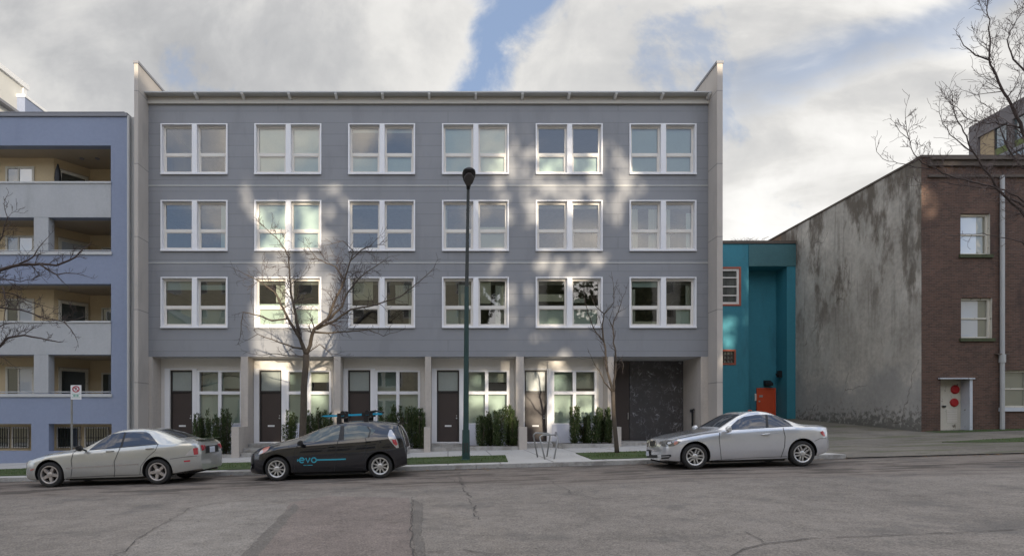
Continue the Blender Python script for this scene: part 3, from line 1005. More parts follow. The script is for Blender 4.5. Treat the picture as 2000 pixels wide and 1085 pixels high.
# ground floor: recessed wall with doors and windows
DX = [332.5, 506.5, 679.8, 853.3, 1024.5]
zf = PZ(862, TB)
gx0, gx1 = tx0, PX(1190, TB)
holes = []
for D in DX:
    holes.append((PX(D, TB), PX(D + 43.5, TB), zf, PZ(722.5, TB)))
    holes.append((PX(D + 53, TB), PX(D + 141, TB), PZ(828, TB), PZ(723, TB)))
MB().wall(gx0, gx1, -0.6, SOF - .001, TB, TB + 0.2, holes).build('ground_floor_wall', 'panelwhite', block)
NUM = 0
for i, D in enumerate(DX):
    d = TB
    X = lambda q: PX(D + q, d)
    # white surround
    # door with transom
    b = MB()
    b.frame(X(0), X(43.5), zf, PZ(722.5, d), d + .04, d + .16, 0.06, 0.06, 0.0001)
    b.box(X(0) + .06, X(43.5) - .06, d + .05, d + .15, PZ(766.5, d), PZ(762.5, d))
    df = b.build('door_frame', 'doorframe', block)
    MB().box(X(0) + .061, X(43.5) - .061, d + .09, d + .14, zf + .012, PZ(766.6, d)).build('door_leaf', 'doorbrown', df)
    MB().box(X(0) + .061, X(43.5) - .061, d + .09, d + .11, PZ(762.4, d), PZ(722.5, d) - .061).build('transom', 'frosted', df)
    zs = PZ(831, d)
    b = MB()
    b.box(X(15.5), X(28.5), d + .075, d + .0895, zs - .035, zs + .035)
    b.box(X(17), X(27), d + .070, d + .0749, zs + .0, zs + .02)
    b.build('mail_slot', 'whitemetal', df)
    b = MB()
    b.lathe([(.028, -.012), (.034, -.03), (.03, -.05), (.012, -.06)], (X(38.5), d + .09, PZ(816, d)), 'y', 12)
    b.lathe([(.022, -.004), (.022, -.02)], (X(38.5), d + .09, PZ(811, d)), 'y', 12)
    b.build('door_knob', 'metal', df)
    MB().box(X(-1), X(44.5), d - .06, d + .04, zf - .05, zf - .002).build('threshold', 'trim', df)
    b = MB()
    b.box(X(-10), X(-.2), d - .05, d - .001, -.1, PZ(721, d))
    b.box(X(43.8), X(52.8), d - .05, d - .001, -.1, PZ(721, d))
    b.box(X(-10), X(52.8), d - .052, d - .001, PZ(721, d) + .001, PZ(719, d))
    b.build('door_surround', 'trim', block)
    # window
    b = MB()
    x0, x1, z0, z1 = X(53), X(141), PZ(828, d), PZ(723, d)
    b.frame(x0, x1, z0, z1, d - .04, d + .10, 0.10, 0.06, 0.05)
    b.box(X(94), X(100.5), d - .03, d + .09, z0 + .05, z1 - .06)
    b.box(x0 + .10, X(94), d - .028, d + .085, PZ(769.5, d), PZ(763.5, d))
    b.box(X(100.5), x1 - .10, d - .028, d + .085, PZ(769.5, d), PZ(763.5, d))
    w = b.build('window', 'trim', block)
    MB().quad((x0, d + .06, z0), (x1, d + .06, z0), (x1, d + .06, z1), (x0, d + .06, z1)).build('pane', 'glass', w)
    b = MB()
    b.box(x0 + .02, x1 - .02, d + .19, d + .194, z0, PZ(765, d))
    b.build('blind', 'blind', w)
    b = MB()
    b.box(x0 + .02, X(97), d + .5, d + .505, PZ(765, d), z1)
    b.build('blind', 'blinddim', w)
    if i != 2:
        b = MB()
        b.box(X(98), X(141) - .02, d + .35, d + .355, PZ(765 - (20 if i % 2 else 8), d), z1)
        b.build('blind', 'curtain', w)
    MB().box(X(53), X(141), d - .03, d - .001, -.2, z0 - .002).build('apron_panel', 'panelblue', block)
# piers
piers = [(290.2, 297.5), (470, 484), (652, 665), (830, 842), (1008, 1023), (1187, 1199), (1369, 1382.8)]
for k, (a, c) in enumerate(piers):
    xa, xb = PX(a, TF), PX(c, TF)
    if k == 6:
        xb = tx1
    b = MB()
    b.box(xa, xb, TF, TB - .001 if k < 5 else 26.2, gz(xa) - .1, SOF - .001)
    if 0 < k < 6:
        b.box(xa + .002, xb - .002, 23.3, TF - .001, gz(xa) - .1, PZ(833, 23.3))
    b.build('pier', 'precast', block)
# garage bay
GD = 26.2
ga, gb = PX(1199, TF), PX(1369, TF)
zg = PZ(858.5, GD)
b = MB()
b.box(ga, PX(1229, GD), GD, GD + .08, zg, PZ(700, GD))
dr = b.build('side_door', 'doorbrown', block)
MB().tube([(PX(1226, GD), GD - .05, PZ(805, GD)), (PX(1226, GD), GD - .05, PZ(818, GD))], .02, 6).build('door_handle', 'metal', dr)
b = MB()
b.box(PX(1229.5, GD), gb, GD - .02, GD + .06, zg, PZ(700, GD))
b.build('gate', 'mural', block)
b = MB()
b.box(ga, gb, GD + .001, GD + .2, PZ(700, GD) + .001, SOF + .1)
b.build('gate_lintel', 'canopy', block)
b = MB()
b.box(ga, gb, 23.9, GD + .1, -.2, zg - .02)
b.build('threshold_slab', 'kerb', block)
bb = MB()
zi = PZ(798, 25.0)
bb.box(gb - .10, gb - .001, 25.0, 25.22, zi - .16, zi)
kp = bb.build('intercom', 'galv', block)
MB().box(gb - .115, gb - .101, 25.03, 25.19, zi - .13, zi - .03).build('intercom_face', 'black', kp)
MB().tube([(gb - .12, 24.9, gz(gb)), (gb - .12, 24.9, PZ(800, 24.9)), (gb - .05, 24.9, PZ(800, 24.9) + .02)], .045, 8).build('vent_pipe', 'well', block)
# steps and planters
for i, D in enumerate(DX):
    left = PX(piers[i][1], TF) + .02
    right = PX(D + 50, TB)
    nxt = PX(piers[i + 1][0], TF) - .01
    g0 = gz((left + right) / 2) + .11
    n = max(1, int(math.ceil((zf - .055 - g0) / 0.17)))
    hstep = (zf - .055 - g0) / n
    b = MB()
    for k in range(n):
        b.box(left, right, 24.35 - 0.30 * k, 24.35 - 0.30 * (k + 1) if k else TB, g0 - .3, zf - .055 - hstep * k)
    b.build('entry_steps', 'kerb', block)
    px0, px1 = right + .05, nxt
    b = MB()
    gp = gz((px0 + px1) / 2) + .11
    b.box(px0, px1, 23.38, 23.50, gp - .3, gp + .16)
    b.box(px0, px0 + .08, 23.50, TB - .06, gp - .3, gp + .16)
    b.build('planter_kerb', 'kerb', block)
    b = MB()
    b.box(px0 + .081, px1, 23.501, TB - .06, gp - .3, gp + .12)
    b.build('planter_soil', 'soil', block)

# ---------------------------------------------------------------- periwinkle apartment building on the left
BF = 24.0
bx1 = PX(248.5, BF)
bxl = -40.0
ob = thing('apartment_building', (bx1, BF, gz(bx1)), 'periwinkle blue apartment building with grey balcony parapets at left edge', 'building')
Xh = bxl
P = lambda q: PX(q, BF)
Z = lambda q: PZ(q, BF)
holes = [(bxl + .5, P(216.5), Z(358), Z(284)),
         (bxl + .5, P(67), Z(491), Z(425)), (P(95), P(217), Z(491), Z(425)),
         (bxl + .5, P(217), Z(629.5), Z(554)),
         (bxl + .5, P(67), Z(768), Z(692.5)), (P(95), P(217), Z(768), Z(692.5)),
         (bxl + .5, P(61), Z(880), Z(827)), (P(95), P(218), Z(880), Z(827))]
MB().wall(bxl, bx1, Z(980), Z(228), BF, BF + .34, holes).build('wall', 'periwinkle', ob)
for Y0, Y1 in ((358.5, 424.5), (630, 692)):
    b = MB()
    b.box(bxl, P(217), BF - .02, BF - .001, Z(Y1), Z(Y0))
    pa = b.build('balcony_parapet', 'greystucco', ob)
    MB().box(bxl, P(217.5), BF - .06, BF + .36, Z(Y0) + .002, Z(Y0 - 3.5)).build('parapet_cap', 'cap', pa)
for Y0, Y1 in ((425, 490), (692.5, 767)):
    MB().box(P(67) - .003, P(95) + .003, BF - .022, BF + .345, Z(Y1), Z(Y0)).build('column', 'greystucco', ob)
for Y0 in (491.5, 768.5):
    b = MB()
    b.box(bxl, P(219), BF - .05, BF + .36, Z(Y0 + 6), Z(Y0))
    b.tube([(bxl, BF + .1, Z(Y0 - 4)), (P(217), BF + .1, Z(Y0 - 4))], .02, 6)
    b.build('balcony_rail', 'cap', ob)
b = MB()
b.box(bxl, bx1 + .03, BF - .06, BF + .5, Z(228) + .001, Z(221.5))
b.tube([(bxl, BF + .05, Z(217.8)), (bx1 - .15, BF + .05, Z(217.8)), (bx1 - .02, BF + .05, Z(222))], .022, 6)
for k in range(40):
    xk = bx1 - .15 - k * 1.17
    b.tube([(xk, BF + .05, Z(222)), (xk, BF + .05, Z(217.8))], .015, 5)
b.build('roof_rail', 'capmetal', ob)
b = MB()
b.box(bxl, bx1, BF + .5, 44, Z(228) - .35, Z(228) - .001)
b.build('roof', 'roofing', ob)
b = MB()
b.box(bx1 + .001, PX(254, BF + .1), BF + .05, BF + .4, 0, Z(224))
b.tube([(PX(251, BF), BF + .0, 0), (PX(251, BF), BF + .0, Z(226))], .055, 8)
b.build('downpipe', 'cap', ob)
b = MB()
b.box(PX(254, BF + .1) + .001, PX(262, 23.54) - .003, BF + .12, 40, 0, Z(226))
b.build('gap_panel', 'pipe', ob)
# balcony backs
D1, D2 = 25.15, 26.3
xa, xb = PX(105, D1), PX(176, D2)
xc = bx1 + .0
for Yt, Yb in ((284, 425), (425, 553), (553.5, 692), (692.5, 826)):
    zt, zb = Z(Yt), Z(Yb) + .02
    b = MB()
    b.add([(bxl, D1, zb), (xa, D1, zb), (xb, D2, zb), (xc, D2, zb), (bxl, D1, zt), (xa, D1, zt), (xb, D2, zt), (xc, D2, zt)],
          [(0, 1, 5, 4), (1, 2, 6, 5), (2, 3, 7, 6)])
    b.add([(bxl, D1 + .1, zb), (xa, D1 + .1, zb), (xb, D2 + .1, zb), (xc, D2 + .1, zb), (bxl, D1 + .1, zt), (xa, D1 + .1, zt), (xb, D2 + .1, zt), (xc, D2 + .1, zt)],
          [(0, 4, 5, 1), (1, 5, 6, 2), (2, 6, 7, 3)])
    b.build('balcony_wall', 'beige', ob)
    b = MB()
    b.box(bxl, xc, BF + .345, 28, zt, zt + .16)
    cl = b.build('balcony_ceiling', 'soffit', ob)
    if Yt == 284:
        b = MB()
        for q in (160, 190):
            b.lathe([(.09, 0), (.09, -.04), (.05, -.05)], (PX(q, 25.2), 25.2, zt), 'z', 12)
        b.build('ceiling_light', 'capmetal', cl)
    # left window
    wz1, wz0 = zt - .38, zt - 2.0
    b = MB()
    b.frame(PX(12, D1), PX(68, D1), wz0, wz1, D1 - .05, D1 - .001, .09)
    b.box(PX(36, D1), PX(39, D1), D1 - .045, D1 - .002, wz0 + .09, wz1 - .09)
    w = b.build('window', 'oldwhite', ob)
    b = MB()
    b.quad((PX(12, D1), D1 - .02, wz0), (PX(38, D1), D1 - .02, wz0), (PX(38, D1), D1 - .02, wz1), (PX(12, D1), D1 - .02, wz1))
    b.build('pane', 'shopglass', w)
    b = MB()
    b.quad((PX(38, D1), D1 - .02, wz0), (PX(68, D1), D1 - .02, wz0), (PX(68, D1), D1 - .02, wz1), (PX(38, D1), D1 - .02, wz1))
    b.build('pane', 'whitepane', w)
    # glazed door
    A, B2 = Vector((xa, D1, 0)), Vector((xb, D2, 0))
    t = (B2 - A).normalized()
    nn = Vector((t.y, -t.x, 0))
    L = (B2 - A).length

    def sl(u0, u1, za, zb2, o0, o1, bb):
        p, q = A + t * u0, A + t * u1
        bb.prism([(p.x, p.y, za), (q.x, q.y, za), (q.x, q.y, zb2), (p.x, p.y, zb2)], nn * o0, nn * o1)
    b = MB()
    u0, u1 = .12 * L, .93 * L
    dz1, dz0 = zt - .42, max(zb, zt - 2.5)
    sl(u0, u0 + .11, dz0, dz1, .001, .06, b)
    sl(u1 - .11, u1, dz0, dz1, .001, .06, b)
    sl(u0 + .11, u1 - .11, dz1 - .12, dz1, .001, .06, b)
    sl(u0 + .11, u1 - .11, dz0, dz0 + .3, .001, .06, b)
    dd = b.build('balcony_door', 'oldwhite', ob)
    b = MB()
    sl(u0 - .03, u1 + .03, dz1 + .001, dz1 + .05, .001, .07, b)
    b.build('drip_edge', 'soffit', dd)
    b = MB()
    sl(u0 + .1, u1 - .1, dz0 + .2, dz1 - .1, .002, .02, b)
    b.build('pane', 'whitepane' if Yt in (425,) else 'shopglass', dd)
    b = MB()
    b.frame(PX(199, D2), PX(226, D2), zt - 1.9, zt - .55, D2 - .05, D2 - .001, .07)
    w = b.build('window', 'oldwhite', ob)
    MB().quad((PX(199, D2), D2 - .02, zt - 1.9), (PX(226, D2), D2 - .02, zt - 1.9), (PX(226, D2), D2 - .02, zt - .55), (PX(199, D2), D2 - .02, zt - .55)).build('pane', 'shopglass', w)
fx, fz = PX(113, 24.9), Z(425) + .02
fp = thing('folded_parasol', (fx, 24.9, fz), 'dark folded parasol standing on the top left balcony', 'parasol')
MB().tube([(fx, 24.9, fz), (fx, 24.9, PZ(335, 24.9))], .02, 6).build('pole', 'galv', fp)
MB().lathe([(.11, 0), (.13, .25), (.09, .6), (.03, .85)], (fx, 24.9, PZ(360, 24.9)), 'z', 10).build('canopy', 'black', fp)
# basement windows with bars
b = MB()
b.box(bxl, xc, 24.95, 25.1, Z(985), Z(820))
b.build('basement_wall', 'beige', ob)
for (q0, q1) in ((-30, 20), (24, 58), (112, 158), (166, 214)):
    b = MB()
    d = 24.95
    b.frame(PX(q0, d), PX(q1, d), PZ(874, d), PZ(833, d), d - .05, d - .001, .05)
    w = b.build('window', 'sash', ob)
    MB().box(PX(q0, d) + .05, PX(q1, d) - .05, d - .02, d - .002, PZ(874, d) + .05, PZ(833, d) - .05).build('pane', 'shopglass', w)
    b = MB()
    n = int((q1 - q0) / 5)
    for k in range(n + 1):
        xk = PX(q0 + 2 + (q1 - q0 - 4) * k / n, d - .1)
        b.tube([(xk, d - .1, PZ(874, d)), (xk, d - .1, PZ(833, d))], .012, 5)
    b.tube([(PX(q0, d - .1), d - .1, PZ(854, d)), (PX(q1, d - .1), d - .1, PZ(854, d))], .012, 5)
    b.build('window_bars', 'black', w)
# penthouse on its roof
b = MB()
zr = Z(228)
pxf = PX(50.5, 34)
b.box(-34, pxf, 26.5, 34, zr, PZ(175, 34))
pb = b.build('penthouse', 'ivory', ob)
b = MB()
b.box(-34.1, pxf + .12, 26.4, 34.12, PZ(175, 34) + .001, PZ(175, 34) + .28)
b.box(pxf + .001, pxf + .06, 33.72, 34.0, zr, PZ(175, 34))
b.build('penthouse_trim', 'whitemetal', pb)
zl = PZ(190, 36.2) if False else CAMZ + (CY - 190) / 36.6
b = MB()
b.box(pxf - 1, pxf + .35, 26.5, 33.0, zl - .15, zl - .001)
b.build('penthouse_eave', 'capmetal', pb)
b = MB()
b.box(-30, pxf + .45, 33.3, 36.4, zr, PZ(203, 34))
lb = b.build('roof_wing', 'periwinkle', ob)
b = MB()
b.box(-30, pxf + .5, 33.25, 36.45, PZ(203, 34) + .001, PZ(203, 34) + .16)
b.build('wing_coping', 'whitemetal', lb)

# ---------------------------------------------------------------- teal building in the gap
TD = 35.0
P = lambda q: PX(q, TD)
Z = lambda q: PZ(q, TD)
wx = PX(1800, 25.7)              # side plane of the brick building
ot = thing('teal_building', (P(1411), TD, 1.3), 'teal painted block building with orange door and deep recess', 'building')
tl, tr = P(1330), wx - .012
hole = [(P(1462), P(1537), Z(870), Z(520)), (P(1392), P(1447), Z(597), Z(521)), (P(1392), P(1437), Z(712), Z(682))]
MB().wall(tl, tr, .2, Z(476), TD, TD + .3, hole).build('wall', 'teal', ot)
MB().box(P(1462), tr, TD - .04, TD - .001, Z(519.5), Z(478)).build('lintel_band', 'tealdark', ot)
b = MB()
b.quad((P(1462) - .3, TD + 1.15, 0), (P(1537) + .1, TD + 1.15, 0), (P(1537) + .1, TD + 1.15, Z(515)), (P(1462) - .3, TD + 1.15, Z(515)))
b.box(P(1537), P(1537) + .1, TD + .301, TD + 1.15, 0, Z(515))
b.box(P(1462) - .1, P(1462), TD + .301, TD + 1.15, 0, Z(515))
b.box(P(1462), P(1537), TD + .301, TD + 1.15, Z(520), Z(515))
b.build('recess', 'teal', ot)
b = MB()
b.box(tl, tr, TD - .06, 46, Z(476) + .001, Z(470))
b.box(P(1425), tr, TD + .3, TD + .8, Z(470), Z(466.5))
b.build('roof_coping', 'cornice', ot)
R = TD + 1.15
b = MB()
b.frame(PX(1477, R), PX(1514, R), 1.2, PZ(757, R), R - .08, R - .001, .07)
dd = b.build('door_frame', 'orange', ot)
MB().box(PX(1477, R) + .07, PX(1514, R) - .07, R - .05, R - .002, 1.2, PZ(757, R) - .07).build('door', 'orange', dd)
b = MB()
b.box(PX(1482, R), PX(1489, R), R - .06, R - .051, PZ(775, R), PZ(771, R))
b.lathe([(.05, 0), (.05, -.04)], (PX(1482, R), R - .05, PZ(783, R)), 'y', 10)
b.build('door_lock', 'metal', dd)
MB().box(PX(1474, R), PX(1478, R), R - .04, R - .001, PZ(782, R), PZ(768, R)).build('notice', 'sash', ot)
b = MB()
b.prism([(0, R - .001, PZ(742, R)), (0, R - .30, PZ(748, R)), (0, R - .30, PZ(753, R)), (0, R - .001, PZ(753, R))], (PX(1491, R), 0, 0), (PX(1505, R), 0, 0))
b.build('wall_light', 'black', ot)
b = MB()
b.box(P(1537) - .22, P(1537) - .001, TD + .5, TD + .72, PZ(735, TD), PZ(722, TD))
b.tube([(P(1537) - .2, TD + .6, PZ(734, TD)), (P(1537) - .34, TD + .55, PZ(728, TD))], .05, 8)
b.build('floodlight', 'black', ot)
for (q0, q1, Y0, Y1, nh, nv, inner, pane) in ((1392, 1447, 521, 597, 4, 1, 'sash', 'shopglass'), (1392, 1437, 682, 712, 3, 6, 'cornice', 'glassblock')):
    b = MB()
    b.frame(P(q0), P(q1), Z(Y1), Z(Y0), TD - .03, TD + .12, .10)
    w = b.build('window', 'rustframe', ot)
    b = MB()
    x0, x1, z0, z1 = P(q0) + .10, P(q1) - .10, Z(Y1) + .10, Z(Y0) - .10
    t = .13 if nh == 4 else .03
    b.frame(x0, x1, z0, z1, TD + .02, TD + .10, t)
    for k in range(1, nh):
        zz = z0 + (z1 - z0) * k / nh
        b.box(x0, x1, TD + .03, TD + .09, zz - .035, zz + .035)
    for k in range(1, nv):
        xx = x0 + (x1 - x0) * k / nv
        b.box(xx - .015, xx + .015, TD + .035, TD + .085, z0, z1)
    b.build('window_grille', inner, w)
    MB().box(x0, x1, TD + .1, TD + .11, z0, z1).build('pane', pane, w)
# orange standpipe and teal cabinet in front
oc = thing('standpipe', (P(1441), 33.6, lot_z(P(1441), 33.6)), 'small orange standpipe against the teal wall', 'standpipe')
cx, cz = P(1441), lot_z(P(1441), 33.6)
MB().lathe([(.10, 0), (.10, .5), (.14, .52), (.14, .62), (.08, .68)], (cx, 33.6, cz), 'z', 12).build('pipe', 'orange', oc)
MB().tube([(cx - .2, 33.6, cz + .45), (cx + .2, 33.6, cz + .45)], .06, 8).build('outlet', 'orange', oc)
b = MB()
for k in range(60):
    r = random.Random(k)
    x = r.uniform(P(1440), P(1500))
    y = TD + r.uniform(.3, 1.2)
    h = r.uniform(.1, .45)
    b.tube([(x, y, Z(470)), (x + r.uniform(-.15, .15), y, Z(470) + h * .6), (x + r.uniform(-.3, .3), y, Z(470) + h)], [.012, .01, .005], 4)
o = b.build('roof_weeds', 'twigred', org=(P(1470), TD + .7, Z(470)))
props(o, 'dry brown weeds growing along the teal roof edge', 'weeds', kind='stuff')

# ---------------------------------------------------------------- old brick building at the right
BD = 25.7
P = lambda q: PX(q, BD)
Z = lambda q: PZ(q, BD)
zt = Z(308)
obr = thing('brick_building', (wx, BD, lot_z(wx, BD)), 'old dark red brick building with stained concrete side wall at right', 'building')
wins = [(1876, 1934, 417, 497), (1877, 1938, 581, 660), (1954, 2012, 722, 795), (2075, 2135, 417, 497), (2078, 2140, 581, 660)]
holes = [(P(a), P(b2), Z(d2), Z(c)) for a, b2, c, d2 in wins] + [(P(1837), P(1897), Z(850), Z(740))]
MB().wall(wx, 60, -.2, zt - .001, BD, BD + .3, holes).build('front_wall', 'brick', obr)
b = MB()
b.box(wx - .012, wx + .3, BD + .012, 46, -.2, zt - .3)
b.box(wx - .012, wx + .3, BD + .012, 36.5, zt - .3, zt - .001)
b.build('side_wall', 'stucco_old', obr)
MB().box(wx - .010, wx + .3, 36.51, 46, zt - .3, zt - .001).build('side_wall_end', 'brickside', obr)
MB().box(wx - .015, wx + .28, 35.0, 46, Z(365), zt - .002).build('side_brick', 'brickside', obr) if False else None
b = MB()
b.box(wx - .06, 60, BD - .06, BD + .4, zt + .001, zt + .10)
b.box(wx - .05, wx + .35, BD + .4, 46, zt + .001, zt + .09)
b.build('coping', 'cornice', obr)
b = MB()
b.box(wx + .25, 60, BD - .16, BD - .001, Z(326), Z(316))
b.box(wx + .25, 60, BD - .28, BD - .001, Z(316) + .001, Z(311))
b.box(wx + .25, 60, BD - .09, BD - .001, Z(347), Z(342))
b.build('cornice', 'cornice', obr)
MB().box(wx + .31, 60, BD + .31, 46, zt - .5, zt - .3).build('roof', 'roofing', obr)
for k, (a, b2, c, d2) in enumerate(wins):
    x0, x1, z0, z1 = P(a), P(b2), Z(d2), Z(c)
    b = MB()
    b.frame(x0, x1, z0, z1, BD + .12, BD + .26, .10, .09, .08)
    b.box(x0 + .1, x1 - .1, BD + .14, BD + .2, (z0 + z1) / 2 - .03, (z0 + z1) / 2 + .03)
    b.box(x1 - .012, x1 - .001, BD + .01, BD + .12, z0, z1)
    w = b.build('window', 'oldwhite', obr)
    b = MB()
    xm = x0 + .1 + (x1 - x0 - .2) * .68
    b.quad((x0 + .1, BD + .19, z0 + .07), (xm, BD + .19, z0 + .07), (xm, BD + .19, z1 - .07), (x0 + .1, BD + .19, z1 - .07))
    b.build('pane', 'whitepane' if k != 2 else 'glassblock', w)
    b = MB()
    b.quad((xm, BD + .19, z0 + .07), (x1 - .1, BD + .19, z0 + .07), (x1 - .1, BD + .19, z1 - .07), (xm, BD + .19, z1 - .07))
    b.build('pane', 'glassblock', w)
    b = MB()
    b.box(x0 - .08, x1 + .08, BD - .08, BD + .2, z0 - (.14 if k != 2 else .17), z0 - .001)
    b.build('sill', 'mossy' if k != 2 else 'oldbluewhite', w)
# service door
b = MB()
y = BD + .5
b.box(P(1837), P(1897) - .031, y, y + .06, .6, Z(740) + .3)
b.box(P(1837), P(1900), y + .061, y + .1, .6, Z(740) + .3)
dd = b.build('service_door', 'oldwhite', obr)
b = MB()
for k in range(8):
    zz = lot_z(23, BD) + .35 + k * .075
    b.box(PX(1849, y), PX(1869, y), y - .018, y - .001, zz, zz + .045)
b.build('door_louvre', 'sash', dd)
for (q, Y, r) in ((1865, 760, .20), (1863.4, 785.5, .19)):
    MB().lathe([(r, 0), (r, -.02), (r * .75, -.07), (r * .25, -.075)], (PX(q, y), y - .002, PZ(Y, y)), 'y', 24).build('red_disc', 'red', dd)
MB().box(PX(1840, y), PX(1846, y), y - .06, y - .001, PZ(794.5, y), PZ(791.5, y)).build('door_handle', 'black', dd)
b = MB()
b.box(P(1897) - .03, P(1897) - .001, BD - .01, y, .5, Z(740) - .001)
b.box(P(1893), P(1898.5), BD - .03, BD - .001, .5, Z(739))
b.box(P(1832), P(1900), BD - .12, BD - .001, Z(740) + .002, Z(737.5))
b.build('door_jamb', 'oldbluewhite', obr)
b = MB()
xp = P(1953.5)
b.tube([(xp, BD - .1, lot_z(xp, BD)), (xp, BD - .1, Z(345))], .085, 10)
b.lathe([(.12, 0), (.12, .35)], (xp, BD - .1, Z(708)), 'z', 10)
b.build('downpipe', 'pipe', obr)
MB().box(xp - .25, xp + .28, BD - .16, BD - .001, Z(692.5), Z(690.5)).build('pipe_bracket', 'cornice', obr)
MB().box(wx + .32, 60, 26.9, 27.0, 0, zt - .5).build('interior_wall', 'interior', obr)

# ---------------------------------------------------------------- tower far behind the brick building
tx = PX(1897, 60)
ztop = PZ(249, 60)
ow = thing('apartment_tower', (tx, 60, 1), 'grey concrete apartment tower with ochre panels behind the brick roof', 'building')
MB().box(tx, tx + 25, 38, 60, 0, ztop).build('tower_body', 'towergrey', ow)
b = MB()
b.box(tx - .25, tx, 38, 60, ztop - 1.5, ztop)
b.box(tx - .25, tx, 59.0, 60, 8, ztop - 1.5)
b.build('frame_band', 'towergrey', ow)
for fl in range(5):
    z1 = ztop - 1.5 - fl * 3.1
    z0 = z1 - 2.75
    MB().box(tx - .28, tx - .001, 38, 58.99, z0 - .35, z0 - .001).build('floor_edge', 'capmetal', ow)
    y = 58.9
    k = fl
    while y > 40:
        typ = k % 3
        if typ == 0:
            MB().box(tx - .08, tx - .001, y - 1.5, y, z0, z1).build('panel', 'ochre', ow)
            y -= 1.6
        elif typ == 1:
            MB().box(tx - .06, tx - .001, y - 1.3, y, z0, z0 + .8).build('panel', 'olive', ow)
            w = MB()
            w.box(tx - .12, tx - .001, y - 1.3, y - 1.2, z0 + .8, z1)
            w.box(tx - .12, tx - .001, y - .1, y, z0 + .8, z1)
            w = w.build('window', 'black', ow)
            MB().box(tx - .05, tx - .001, y - 1.2, y - .1, z0 + .8, z1).build('pane', 'towerglass', w)
            y -= 1.5
        else:
            MB().box(tx - .3, tx - .001, y - .45, y, z0, z1).build('pillar', 'towergrey', ow)
            w = MB().box(tx - .05, tx - .001, y - 3.2, y - .46, z0 + .7, z1).build('window', 'towerglass', ow)
            MB().box(tx - .06, tx - .001, y - 3.2, y - .46, z0, z0 + .699).build('panel', 'olive', ow)
            y -= 3.3
        k += 1

# ---------------------------------------------------------------- the other side of the street (behind the camera): houses for the windows, unseen blocks and trees added to shape the light
OY = -28.0


def ridge(yp):
    return 15.0 + (24.0 - yp) * SZ - 0.12


def shade_block(name, x0, x1, y0, y1, z1, mat, label, wy=True, seed=0):  # opposite blocks
    o = thing(name, ((x0 + x1) / 2, y1, 0), label, 'building')
    MB().box(x0, x1, y0, y1, -3, z1).build('wall', mat, o)
    MB().box(x0 - .2, x1 + .2, y0 - .2, y1 + .2, z1 + .001, z1 + .18).build('roof', 'capmetal', o)
    if wy:
        r = random.Random(seed)
        z = 1.6
        while z + 2.4 < z1:
            x = x0 + 1.2
            while x + 2.2 < x1:
                w = MB().frame(x, x + 1.7, z, z + 1.6, y1 + .001, y1 + .08, .1).build('window', 'trim', o)
                MB().quad((x + .1, y1 + .03, z + .1), (x + .1, y1 + .03, z + 1.5), (x + 1.6, y1 + .03, z + 1.5), (x + 1.6, y1 + .03, z + .1)).build('pane', 'shopglass' if r.random() < .7 else 'whitepane', w)
                x += 3.4
            z += 3.2
    return o


RZ = ridge(OY)
shade_block('apartment_building', -75, 4.6, -42, OY, RZ, 'cream', 'long cream apartment building across the street', True, 1)
shade_block('apartment_building', 9.9, 13.2, -30.5, OY, RZ, 'ivory', 'narrow ivory tower between two tall evergreens across the street', True, 2)
shade_block('apartment_building', 26.6, 30.6, -30.5, OY, RZ, 'ivory', 'narrow ivory tower right of the evergreens across the street', True, 3)
shade_block('apartment_building', 37.0, 110, -31, OY, RZ, 'cream', 'cream apartment building at the far right across the street', True, 4)
shade_block('garage_row', 4.6, 9.1, -36, OY + .5, 7.0, 'ivory', 'low ivory garage under the tall evergreen across the street', False)
shade_block('garage_row', 13.2, 26.2, -36, OY + .5, 7.1, 'cream', 'low cream garage row under the evergreens across the street', False)
shade_block('garage_row', 30.6, 36.5, -36, OY + .5, 8.2, 'ivory', 'low ivory garage at the right end across the street', False)


def near_house(x0, x1, y0, y1, ze, zr, label):
    o = thing('gabled_house', ((x0 + x1) / 2, y1, 0), label, 'house')
    xm = (x0 + x1) / 2
    b = MB()
    b.prism([(x0, y0, 0), (x1, y0, 0), (x1, y0, ze), (xm, y0, zr), (x0, y0, ze)], (0, 0, 0), (0, y1 - y0, 0))
    b.build('wall', 'cream', o)
    b = MB()
    b.prism([(x0 - .4, y0 - .3, ze - .15), (xm, y0 - .3, zr + .1), (xm, y0 - .3, zr + .3), (x0 - .4, y0 - .3, ze + .05)], (0, 0, 0), (0, y1 - y0 + .7, 0))
    b.prism([(x1 + .4, y0 - .3, ze - .15), (x1 + .4, y0 - .3, ze + .05), (xm, y0 - .3, zr + .3), (xm, y0 - .3, zr + .1)], (0, 0, 0), (0, y1 - y0 + .7, 0))
    b.build('roof', 'capmetal', o)
    for z in (1.6, 4.6, 7.4):
        for x in (x0 + 1.2, xm - .9, x1 - 3.0):
            if z + 1.8 > ze:
                continue
            w = MB().frame(x, x + 1.8, z, z + 1.7, y1 + .001, y1 + .08, .12).build('window', 'trim', o)
            MB().quad((x + .1, y1 + .03, z + .1), (x + .1, y1 + .03, z + 1.6), (x + 1.7, y1 + .03, z + 1.6), (x + 1.7, y1 + .03, z + .1)).build('pane', 'shopglass', w)


near_house(-11.5, -3.5, -20, -10, 9.0, 12.0, 'cream gabled house left across the street')
near_house(-34, -24, -20, -10, 9.5, 12.5, 'cream gabled house far left across the street')
near_house(27.5, 36, -20, -10, 9.0, 12.0, 'cream gabled house right across the street')


